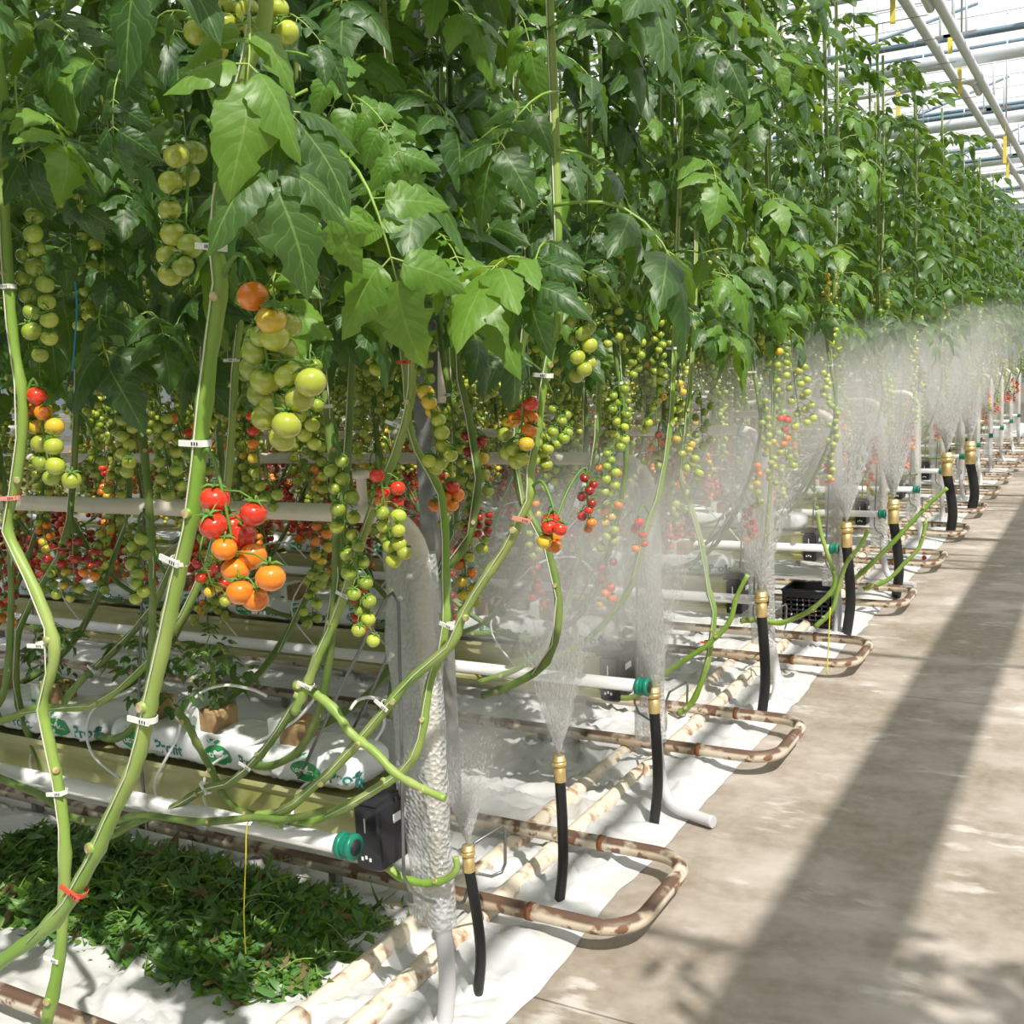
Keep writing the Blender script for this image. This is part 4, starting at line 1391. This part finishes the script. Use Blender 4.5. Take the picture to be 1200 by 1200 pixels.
for k in range(1, NROW):
    lab = ['', 'white irrigation pipe with green end clamp under the nearest gutter'][k] if k < 2 else 'white irrigation pipe with green end clamp at the %s row' % ORD[k]
    loc = P(415, 993, rowy(1) - 0.2)
    t = thing('irrigation_pipe', lab, 'pipe', (loc.x + 1.975 + (0.0 if k == 1 else 0.18), rowy(k) - 0.2, loc.z), 'irrigation pipes under the gutters')
    link('pipe', PVC, t)
    c = link('end_clamp', CAP, t); c['label'] = 'green plastic end clamp'
    for q in range(5):
        br = link('bracket', BRK, t, (-2.5 - q * 1.6, 0, 0))
    base = WL[t.name]
    if k == 1:
        tubes = [[(148, 918), (106, 880), (110, 830), (170, 805)], [(186, 945), (182, 915), (205, 870), (215, 840), (235, 812), (265, 803), (295, 808), (313, 816)],
                 [(266, 968), (245, 950), (238, 925), (250, 895), (300, 870), (345, 845), (372, 815), (384, 808)], [(342, 985), (343, 950), (352, 925), (378, 908), (410, 903)],
                 [(44, 920), (36, 900), (38, 880), (60, 850), (100, 835)], [(410, 832), (420, 820), (438, 818), (448, 832), (450, 850), (440, 868)]]
        for q, tp in enumerate(tubes):
            yy = rowy(1) - 0.16
            mbt = MB().tube(spline([P(a, b, yy + 0.15 * (i / len(tp))) for i, (a, b) in enumerate(tp)], 6), 0.0045, 7)
            part('drip_tube', mbt, MT['pvc'], t)
            p0 = P(*tp[0], yy)
            if q < 5:
                part('grommet', MB().ball(p0, 0.009, 8, 6), MT['black'], t)
    elif k < 6:
        for q in range(6):
            x = -2.2 - 0.5 * q + R.uniform(-.1, .1)
            mbt = MB().tube(spline([(x, base.y, base.z + 0.02), (x - 0.1, base.y - 0.02, base.z + 0.2), (x + 0.05, base.y + 0.05, base.z + 0.42), (x + 0.2, base.y + 0.15, base.z + 0.46), (x + 0.28, base.y + 0.2, base.z + 0.38)], 5), 0.0042, 6)
            part('drip_tube', mbt, MT['pvc'], t)

# grow bags with print, fibre blocks on them


def bag_mb(seed, L=0.98, W=0.19, H=0.105):
    mb = MB()
    nx, n = 64, 28
    rows = []
    for i in range(nx + 1):
        u = i / nx
        e = min(1, min(u, 1 - u) / 0.07)
        e = math.sqrt(max(0, 1 - (1 - e) ** 2))
        r = []
        for j in range(n):
            a = 2 * PI * j / n
            cy, cz = math.cos(a), math.sin(a)
            y = math.copysign(abs(cy) ** 0.55, cy) * W / 2; z = math.copysign(abs(cz) ** 0.6, cz) * H / 2
            wr = 1 + 0.10 * noise.noise((u * 9 + seed * 3, cy * 2, cz * 2 + seed)) + 0.085 * (1 - 2 * abs(noise.noise((u * 22 + seed + cz * 2, cy * 3, cz * 2))))
            f = (0.25 + 0.75 * e) * wr
            r.append(len(mb.v)); mb.v.append(Vector((-L * u, y * (0.6 + 0.4 * e) * wr, max(-H / 2, z * f))))
        rows.append(r)
    for a, b in zip(rows, rows[1:]):
        for j in range(n):
            j2 = (j + 1) % n
            mb.face((a[j], b[j], b[j2], a[j2]))
    mb.face(rows[0]); mb.face(rows[-1][::-1])
    return mb


BAG_MB = [bag_mb(s) for s in range(3)]
BAGS = [b.mesh('bag', MT['bag']) for b in BAG_MB]
BAG_BVH = [BVHTree.FromPolygons([tuple(p) for p in b.v], b.f) for b in BAG_MB]
PRINTS = {}


def printed(me, bi, ux, dx, dz, off, sc):
    """the print laid on the film: every point is carried to the bag's own surface"""
    key = (me.name, bi, ux)
    if key not in PRINTS:
        m2 = me.copy()
        for v in m2.vertices:
            x, z = ux + dx + v.co.x * sc, dz + v.co.y * sc
            hit = BAG_BVH[bi].ray_cast(Vector((x, -1, z)), Vector((0, 1, 0)))[0]
            v.co = (hit if hit else Vector((x, -0.09, z))) + Vector((0, -off, 0))
        PRINTS[key] = m2
    return PRINTS[key]


def text_mesh(txt, size, m):
    cu = bpy.data.curves.new('print', 'FONT')
    cu.body = txt; cu.size = size; cu.resolution_u = 3; cu.offset = size * 0.02
    o = bpy.data.objects.new('tmp', cu); COL.objects.link(o)
    dg = bpy.context.evaluated_depsgraph_get()
    me = bpy.data.meshes.new_from_object(o.evaluated_get(dg))
    bpy.data.objects.remove(o)
    me.materials.clear(); me.materials.append(m)
    return me


TX_PROFIT = text_mesh('Profit', 0.062, MT['print_teal'])
TX_LOGO = text_mesh('utraco', 0.034, MT['print_white'])
mb = MB()
n = 26
ov = [len(mb.v) + i for i in range(n)]
for i in range(n):
    a = 2 * PI * i / n
    mb.v.append(Vector((0.062 * math.cos(a), 0.033 * math.sin(a), 0)))
for i in range(n):
    a = 2 * PI * i / n
    mb.v.append(Vector((0.04 * math.cos(a), 0.02 * math.sin(a), 0)))
for i in range(n):
    mb.face((i, (i + 1) % n, n + (i + 1) % n, n + i), smooth=False)
k0 = len(mb.v); mb.v.append(Vector((0, 0, 0)))
for i in range(n):
    mb.face((n + i, n + (i + 1) % n, k0), smooth=False)
for q in range(5):                           # small leaf crown over the oval
    a = 0.9 + q * 0.33
    b = Vector((0.02 * math.cos(a) - 0.025, 0.034, 0)); tp = b + Vector((0.034 * math.cos(a), 0.03 * math.sin(a), 0)); sdv = Vector((-math.sin(a), math.cos(a), 0)) * 0.006
    k0 = len(mb.v); mb.v += [b, b.lerp(tp, .5) + sdv, tp, b.lerp(tp, .5) - sdv]; mb.face((k0, k0 + 3, k0 + 2, k0 + 1), smooth=False)
OVAL = mb.mesh('logo', MT['print_green'])


def cube_mb(seed):
    mb = MB()
    mb.box((-0.05, -0.05, 0), (0.05, 0.05, 0.07), 0, bev=0.006)
    mb.box((-0.052, -0.053, 0.004), (-0.012, 0.053, 0.076), 1, bev=0.002)
    mb.box((-0.0505, -0.0541, 0.01), (-0.03, -0.0531, 0.02), 2)
    return mb


CUBE = cube_mb(1).mesh('substrate_block', [MT['cube'], MT['wrap'], MT['print_green']])
SHOOT = compound_leaf(99, 8, 0.2, 3, 1, 0.6, 4).mesh('shoot_leaf', [MT['leaf'], MT['stem']], True)
SHST = MB().tube([(0, 0, 0.05), (0.01, 0, 0.12), (0.0, 0.01, 0.2)], 0.006, 6).mesh('shoot_stem', MT['stem'])
face_rot = Matrix.Rotation(PI / 2 - 0.22, 4, 'X')
cubes = 0
for k in range(1, 6):
    nb = (2, 3, 4, 4, 4, 4)[k] if k > 1 else 2
    for i in range(nb):
        x = -1.79 - i * 1.03
        if k == 1:
            lab = ['white printed grow bag at the aisle end of the nearest gutter', 'white printed grow bag second along the nearest gutter, left of the aisle one'][i]
        else:
            lab = 'white printed grow bag on the %s gutter, %s from the aisle' % (ORD[k - 1], ORD[i])
        t = thing('grow_bag', lab, 'bag', (x, rowy(k), 0.685 + 0.0525), 'grow bags on the gutters')
        link('bag', BAGS[(i + k) % 3], t)
        if k < 4:
            for ux in (-0.17, -0.50, -0.84):
                bi = (i + k) % 3
                l = link('logo', printed(OVAL, bi, ux, 0, -0.004, 0.0015, 0.9), t); l['label'] = 'green oval logo print'
                link('logo_lettering', printed(TX_LOGO, bi, ux, -0.046, -0.012, 0.003, 0.85), l)['label'] = 'white lettering'
                link('lettering', printed(TX_PROFIT, bi, ux, 0.078, -0.026, 0.0015, 0.85), t)['label'] = 'teal lettering reading Profit'
        for q, ux in enumerate((-0.27, -0.58, -0.84)):
            cubes += 1
            t2 = thing('growing_block', 'brown fibre block, %s on the %s bag of the %s gutter' % (ORD[q], ORD[i], 'nearest' if k == 1 else ORD[k - 1]), 'block', (x + ux, rowy(k) - 0.02, 0.685 + 0.098), 'growing blocks on the bags')
            link('substrate_block', CUBE, t2)
            if k <= 2 and (k, i, q) in ((1, 0, 1), (1, 0, 2), (1, 1, 0), (2, 0, 1), (2, 1, 0), (2, 0, 2)):
                link('shoot_stem', SHST, t2)
                rng = random.Random(cubes)
                for z in range(15):
                    link('leaf', SHOOT, t2, mtx=rand_leaf_mtx(rng, Vector((0, 0, 0.08 + 0.012 * z)), z * 2.4, rng.uniform(-.5, .9), rng.uniform(.15, .26)))

# wire frames at the row ends
def wire_frame_mb():
    y = rowy(1)
    pts = [P(350, 912, y - 0.1), P(402, 800, y - 0.1), P(452, 702, y - 0.1), P(460, 695, y - 0.1), P(467, 706, y - 0.1), P(470, 850, y - 0.1), P(473, 1025, y - 0.1), P(480, 1043, y - 0.1), P(500, 1055, y - 0.08), P(532, 1062, y + 0.05), P(544, 1056, y + 0.14), P(549, 1040, y + 0.2), P(551, 1002, y + 0.23),
           P(556, 988, y + 0.24), P(588, 968, y + 0.34), P(592, 972, y + 0.36), P(592, 1012, y + 0.36), P(588, 1022, y + 0.35), P(576, 1027, y + 0.32), P(556, 1023, y + 0.24)]
    mb = MB().tube(pts, 0.0048, 7)
    mb2 = MB().tube([P(415, 852, y + 0.12), P(440, 800, y + 0.12), P(463, 748, y + 0.12), P(468, 742, y + 0.12), P(472, 752, y + 0.12), P(474, 900, y + 0.12)], 0.0045, 7)
    return mb, mb2


wf1, wf2 = wire_frame_mb()
off = Vector((0, rowy(1), 0))
for w in (wf1, wf2):
    w.v = [p - off for p in w.v]
W1 = wf1.mesh('front_wire', MT['steel']); W2 = wf2.mesh('rear_wire', MT['steel'])
for k in range(1, 10):
    lab = 'bent steel wire stem support in front of the big bubble-wrapped riser' if k == 1 else 'bent steel wire stem support at the end of the %s row' % ORD[k]
    t = thing('wire_frame', lab, 'wire frame', (0, rowy(k), 0), 'wire stem supports at the row ends')
    link('front_wire', W1, t); link('rear_wire', W2, t)

# grey column and white standpipe
mb = MB()
yc = 3.55
pc = P(508, 600, yc)
mb.box((pc.x - 0.035, yc - 0.05, 0.0), (pc.x + 0.035, yc + 0.05, 4.6), bev=0.006)
t = thing('steel_column', 'grey steel roof column standing between the second and third rows', 'column', (pc.x, yc, 0))
part('shaft', mb, MT['galv'], t)
mb = MB().box((pc.x - 0.09, yc - 0.09, 0), (pc.x + 0.09, yc + 0.09, 0.012))
part('foot_plate', mb, MT['galv'], t)
pw = P(518, 430, yc - 0.05)
t = thing('standpipe', 'slim white pipe hanging beside the grey steel column', 'pipe', (pw.x, yc - 0.05, 1.6))
part('tube', MB().tube([P(518, 472, yc - 0.05), P(518, 390, yc - 0.05), (pw.x, yc - 0.05, 4.5)], 0.017, 10), MT['hpipe'], t)

# heap of cut leaves
rng = random.Random(77)
mb = MB()
hx0, hx1, hy0, hy1 = -3.75, -2.02, 2.14, 2.80


def heap_h(x, y):
    u = (x - hx0) / (hx1 - hx0); v = (y - hy0) / (hy1 - hy0)
    if not (0 < u < 1 and 0 < v < 1):
        return 0.0
    e = min(1, (1 - u) / 0.25) * min(1, v / 0.3) * min(1, (1 - v) / 0.3) * min(1, u / 0.1)
    return 0.14 * e ** 0.7 * (0.75 + 0.5 * noise.noise((x * 4, y * 4, 1)))


nx, ny = 50, 24
for j in range(ny + 1):
    for i in range(nx + 1):
        x = hx0 + (hx1 - hx0) * i / nx; y = hy0 + (hy1 - hy0) * j / ny
        mb.v.append(Vector((x, y, 0.02 + heap_h(x, y) * 0.85 - 0.03 * (heap_h(x, y) < 0.02))))
for j in range(ny):
    for i in range(nx):
        q = j * (nx + 1) + i
        mb.face((q, q + 1, q + nx + 2, q + nx + 1), 0)
U = Vector((0, 0, 1))
for i in range(9000):
    x = rng.uniform(hx0 + 0.02, hx1 + 0.03); y = rng.uniform(hy0 - 0.02, hy1 + 0.05)
    h = heap_h(x, y)
    if h < 0.015 and rng.random() < 0.8:
        continue
    a = rng.uniform(0, 6.28)
    d = Vector((math.cos(a), math.sin(a), rng.uniform(-.35, .5)))
    upv = Vector((rng.uniform(-.9, .9), rng.uniform(-.9, .9), 1))
    L = rng.uniform(0.018, 0.06) * (1.7 if rng.random() < 0.06 else 1)
    rq = rng.random()
    leaflet(mb, Vector((x, y, 0.022 + h * rng.uniform(0.78, 1.12))), d, upv, L, L * rng.uniform(0.08, 0.3), 4, rng, 1 if rq < 0.06 else (3 if rq < 0.4 else 0), rng.uniform(-.9, .9), 2, 1)
for i in range(90):
    x = rng.uniform(hx0 + 0.1, hx1); y = rng.uniform(hy0 + 0.05, hy1 - 0.05); h = heap_h(x, y) + 0.03
    a = rng.uniform(0, 6.28); L = rng.uniform(0.05, 0.16)
    p = Vector((x, y, h)); d = Vector((math.cos(a), math.sin(a), rng.uniform(-.1, .4)))
    mb.tube(spline([p, p + d * L * 0.5 + Vector((0, 0, 0.015)), p + d * L], 3), 0.002, 4, 2, cap=False)
o = single('leaf_heap', mb, [MT['cut'], MT['cut_dry'], MT['stem'], MT['leaf_young']], 'heap of cut green tomato leaves on the ground sheet below the nearest gutter', 'leaf heap')
o['kind'] = 'stuff'

# black crate and white tray at the fifth row
c0 = G(925, 742)
cy = c0.y + 0.1
pL = P(917, 735, cy); pR = P(974, 735, cy)
t = thing('crate', 'black perforated plastic crate on the sheet behind the fourth sprinkler', 'crate', (pR.x, cy, 0))
w = (pR - pL).x; h = 0.24; dpt = 0.3
x1 = pR.x; x0 = x1 - w


def perforated(mb, org, ux, uz, W_, H_, th):
    """wall built of bars round rows of holes"""
    org = Vector(org); ux = Vector(ux); uz = Vector(uz); nn = ux.cross(uz)

    def bar(a, b, c, d):
        ps = [org + ux * a + uz * c, org + ux * b + uz * c, org + ux * b + uz * d, org + ux * a + uz * d]
        k0 = len(mb.v)
        mb.v += ps + [p + nn * th for p in ps]
        for f in ((3, 2, 1, 0), (4, 5, 6, 7), (0, 1, 5, 4), (1, 2, 6, 5), (2, 3, 7, 6), (3, 0, 4, 7)):
            mb.face([k0 + i for i in f], smooth=False)
    nxh, nzh = 8, 5
    bar(0, W_, 0, H_ * 0.12); bar(0, W_, H_ * 0.8, H_)
    zc = [H_ * 0.12 + (H_ * 0.68) * i / nzh for i in range(nzh + 1)]
    for i in range(nzh + 1):
        bar(0, W_, zc[i] - H_ * 0.04 if i else zc[i], min(H_ * 0.8, zc[i] + H_ * 0.04))
    for i in range(nxh + 1):
        x = W_ * i / nxh
        bar(max(0, x - W_ * 0.045), min(W_, x + W_ * 0.045), H_ * 0.12, H_ * 0.8)


for nm, org, ux in (('front_panel', (x0, cy, 0.03), (1, 0, 0)), ('back_panel', (x1, cy + dpt, 0.03), (-1, 0, 0)), ('side_panel', (x1, cy, 0.03), (0, 1, 0)), ('side_panel', (x0, cy + dpt, 0.03), (0, -1, 0))):
    mb = MB(); perforated(mb, org, ux, (0, 0, 1), w if 'side' not in nm else dpt, h, -0.006)
    part(nm, mb, MT['black'], t)
part('rim', MB().tube([(x0, cy, 0.27), (x1, cy, 0.27), (x1, cy + dpt, 0.27), (x0, cy + dpt, 0.27)], 0.01, 6, closed=True), MT['black'], t)
part('bottom', MB().box((x0, cy, 0.024), (x1, cy + dpt, 0.034)), MT['black'], t)

# fallen tomatoes, strings
p = G(813, 882, 0.02)
o = link('fallen_tomato', TOM['r'], None, (p.x, p.y, 0.03)); o['label'] = 'small red tomato lying on the sheet inside the second U rail'; o['category'] = 'tomato'
p = G(1083, 655, 0.02)
o = link('fallen_tomato', TOM['d'], None, (p.x, p.y, 0.03)); o['label'] = 'dark red tomato on the floor at the sixth rail, far down the path'; o['category'] = 'tomato'
single('loose_string', MB().tube(spline([P(303, 955, 2.12), P(290, 966, 2.1), P(288, 1010, 2.1), P(286, 1070, 2.1), P(288, 1118, 2.1)], 5), 0.0018, 5), MT['yellow_string'], 'yellow string hanging down over the heap of cut leaves', 'string')
single('loose_string', MB().tube(spline([P(88, 330, 1.75), P(90, 360, 1.75), P(88, 395, 1.75), P(85, 435, 1.75)], 5), 0.002, 5), MT['blue_string'], 'short blue string hanging among the leaves at upper left', 'string')
single('loose_string', MB().tube(spline([P(973, 712, 5.4), P(971, 750, 5.4), P(969, 792, 5.4)], 5), 0.003, 5), MT['yellow_string'], 'yellow string hanging by the fourth sprinkler', 'string')

# clear film hanging by the second and fourth risers
for i, (pp, y, lab) in enumerate((([(712, 648), (738, 640), (745, 720), (722, 748)], 3.75, 'crumpled clear plastic film hanging left of the second riser'),
                                  ([(668, 735), (722, 742), (735, 775), (680, 770)], 3.9, 'shiny clear plastic film lying over the second gutter end'),
                                  ([(868, 512), (900, 506), (912, 560), (880, 600)], 5.45, 'clear plastic film bag over the third pipe bend'),
                                  ([(735, 545), (752, 540), (756, 640), (736, 660)], 3.93, 'clear plastic film bag over the second pipe bend'))):
    c = [P(a, b, y) for a, b in pp]
    mb = MB(); n = 14
    for j in range(n + 1):
        for q in range(n + 1):
            u, v = q / n, j / n
            pt = (c[0] * (1 - u) + c[1] * u) * (1 - v) + (c[3] * (1 - u) + c[2] * u) * v
            mb.v.append(pt + Vector((0.008 * noise.noise((u * 6, v * 5, i)), 0.035 * noise.noise((u * 5 + 3, v * 4, i * 3.1)), 0.008 * noise.noise((u * 5, v * 6, i + 9)))))
    for j in range(n):
        for q in range(n):
            k0 = j * (n + 1) + q
            mb.face((k0, k0 + 1, k0 + n + 2, k0 + n + 1))
    single('plastic_film', mb, MT['film'], lab, 'plastic film')

# ------------------------------------------------------------------ sprinklers with their spray and mist
MISTM = []
def mist_mat(density, tip, hgt, wid):
    """thickest on the axis, thinning out to nothing at the rim and the top"""
    m = bpy.data.materials.new('mist'); m.use_nodes = True
    nt = m.node_tree
    nt.nodes.remove(nt.nodes['Principled BSDF'])
    tc = N(nt, 'ShaderNodeTexCoord')
    sb = N(nt, 'ShaderNodeVectorMath', operation='SUBTRACT')
    nt.links.new(tc.outputs['Object'], sb.inputs[0]); sb.inputs[1].default_value = tip
    sp = N(nt, 'ShaderNodeSeparateXYZ'); nt.links.new(sb.outputs[0], sp.inputs[0])
    r = math_n(nt, 'SQRT', math_n(nt, 'ADD', math_n(nt, 'MULTIPLY', sp.outputs[0], sp.outputs[0]), math_n(nt, 'MULTIPLY', sp.outputs[1], sp.outputs[1])))
    u = math_n(nt, 'DIVIDE', sp.outputs[2], hgt)
    rad = math_n(nt, 'ADD', math_n(nt, 'MULTIPLY', math_n(nt, 'POWER', math_n(nt, 'MAXIMUM', u, 0.0), 0.8), wid), 0.012)
    a = math_n(nt, 'MAXIMUM', math_n(nt, 'SUBTRACT', 1.0, math_n(nt, 'DIVIDE', r, rad)), 0.0)
    c = math_n(nt, 'MINIMUM', math_n(nt, 'MAXIMUM', math_n(nt, 'MULTIPLY', math_n(nt, 'SUBTRACT', 1.3, u), 1.4), 0.0), 1.0)
    nz = N(nt, 'ShaderNodeTexNoise'); nz.inputs['Scale'].default_value = 7.0
    nt.links.new(sb.outputs[0], nz.inputs['Vector'])
    d = math_n(nt, 'MULTIPLY', math_n(nt, 'MULTIPLY', a, c), math_n(nt, 'MULTIPLY', math_n(nt, 'ADD', nz.outputs[0], 0.4), density))
    vs = N(nt, 'ShaderNodeVolumeScatter')
    vs.inputs['Color'].default_value = (1, 1, 1, 1)
    vs.inputs['Anisotropy'].default_value = 0.1
    nt.links.new(d, vs.inputs['Density'])
    nt.links.new(vs.outputs[0], nt.nodes['Material Output'].inputs['Volume'])
    return m


SPR = [(560, 1165, 548, 990, 0.36, 0.22), (655, 1062, 655, 885, 0.72, 0.5), (766, 968, 766, 805, 0.8, 0.56), (892, 842, 892, 693, 0.9, 0.68), (992, 743, 992, 612, 1.0, 0.72), (1050, 699, 1047, 585, 1.0, 0.7), (1113, 627, 1110, 530, 1.1, 0.8), (1138, 600, 1137, 517, 1.2, 0.8)]
for i, (bx, by, tx, ty, hgt, wid) in enumerate(SPR):
    b = G(bx, by, 0.012)
    tip = P(tx, ty, b.y)
    t = thing('sprinkler', 'black hose sprinkler with brass nozzle spraying water, %s from the front' % ('nearest one' if i == 0 else ORD[i]), 'sprinkler', b, 'brass sprinklers along the path')
    L = tip.z - b.z
    s = max(1.0, 0.0115 * 0 + (14.5 / 1277.3 * (b - Vector((0, 0, CAMH))).dot(M3 @ Vector((0, 0, -1))) / 0.033)) if i == 0 else 1.0
    s = (14.0 - i * 0.35) / FPX * (-(M3.transposed() @ (b - Vector((0, 0, CAMH)))).z) / 0.034
    nz = 0.078 * s
    nb = tip - Vector((0, 0, nz))
    bend = Vector((0.02 * s, 0, 0)) if i == 0 else Vector((0.012 * s, 0, 0))
    part('hose', MB().tube(spline([b, b.lerp(nb, 0.35) + bend, b.lerp(nb, 0.7) + bend * 0.7, nb + Vector((0, 0, 0.01))], 5), 0.0155 * s, 14), MT['rubber'], t)
    ax = (nb - (b.lerp(nb, 0.7) + bend * 0.7)).normalized()
    mbn = MB().lathe([(0.0165 * s, 0), (0.0172 * s, 0.002 * s), (0.0172 * s, 0.04 * s), (0.014 * s, 0.043 * s), (0.014 * s, 0.047 * s)], 18, 0, nb)
    part('nozzle_body', mbn, MT['brass'], t)
    mbk = MB()
    prof = [(0.017, 0.047), (0.0195, 0.049), (0.0195, 0.058), (0.0175, 0.059), (0.0175, 0.0605), (0.0195, 0.0615), (0.0195, 0.0665), (0.0165, 0.068), (0.0165, 0.076), (0.012, 0.078)]
    mbk.lathe([(r_ * s, z_ * s) for r_, z_ in prof], 20, 0, nb)
    for q in range(20):
        a = 2 * PI * q / 20
        mbk.box((nb.x + 0.0195 * s * math.cos(a) - 0.0009 * s, nb.y + 0.0195 * s * math.sin(a) - 0.0009 * s, nb.z + 0.049 * s), (nb.x + 0.0195 * s * math.cos(a) + 0.0009 * s, nb.y + 0.0195 * s * math.sin(a) + 0.0009 * s, nb.z + 0.058 * s))
    part('nozzle_collar', mbk, MT['brass'], t)
    # water: broken threads and drops thrown up in a fan
    rng = random.Random(500 + i)
    mbw = MB()
    depth = -(M3.transposed() @ (tip - Vector((0, 0, CAMH)))).z
    px = depth / FPX
    ntraj = 620 if i == 0 else 420
    for q in range(ntraj):
        edge = q < 90
        az = rng.uniform(0, 2 * PI)
        k = (rng.uniform(0.8, 1.0) if edge else math.sqrt(rng.random())) * wid * 0.5 / max(0.3, hgt) * (1.25 if i == 0 else 1.0)
        hh = hgt * rng.uniform(0.55, 1.0)
        vx, vy = k * math.cos(az), k * math.sin(az)
        smax = rng.uniform(0.35, 1.0)
        sft = rng.uniform(0.0, 0.15)
        while sft < smax:
            dl = rng.uniform(0.02, 0.055) * (1.3 - 0.5 * sft)
            pp = []
            for u in (sft, sft + dl):
                # u = 1 is the top of the throw
                zz = hh * (1.35 * u - 0.35 * u * u)
                pp.append(tip + Vector((vx * hh * u ** 0.85, vy * hh * u ** 0.85, zz)))
            r_ = px * rng.uniform(0.14, 0.34) * (1.25 if sft < 0.2 else 1.0)
            d = (pp[1] - pp[0]).normalized(); o1 = d.orthogonal().normalized() * r_; o2 = d.cross(o1)
            k0 = len(mbw.v)
            m_ = pp[0].lerp(pp[1], 0.55)
            mbw.v += [pp[0], m_ + o1, m_ - o1 * 0.5 + o2 * 0.87, m_ - o1 * 0.5 - o2 * 0.87, pp[1]]
            for f in ((0, 2, 1), (0, 3, 2), (0, 1, 3), (4, 1, 2), (4, 2, 3), (4, 3, 1)):
                mbw.face([k0 + e for e in f], 0)
            sft += dl + rng.uniform(0.01, 0.09) * (0.4 + 1.6 * sft)
    w = part('water_spray', mbw, MT['water'], t)
    w['kind'] = 'stuff'; w['label'] = 'white fan of fine water threads and drops'
    # fine mist hanging in the fan
    mm = MB()
    prof = []
    for q in range(9):
        u = q / 8
        prof.append((0.014 + wid * ((1.3 * u) ** 0.8), hgt * 1.3 * u))
    mm.lathe(prof, 18, 0, tip)
    mi = part('mist', mm, mist_mat((1.9 if i in (1, 2) else 1.35) / max(wid, 0.3), tip, hgt, wid), t)
    mi['kind'] = 'stuff'; mi['label'] = 'thin pale mist inside the spray fan'
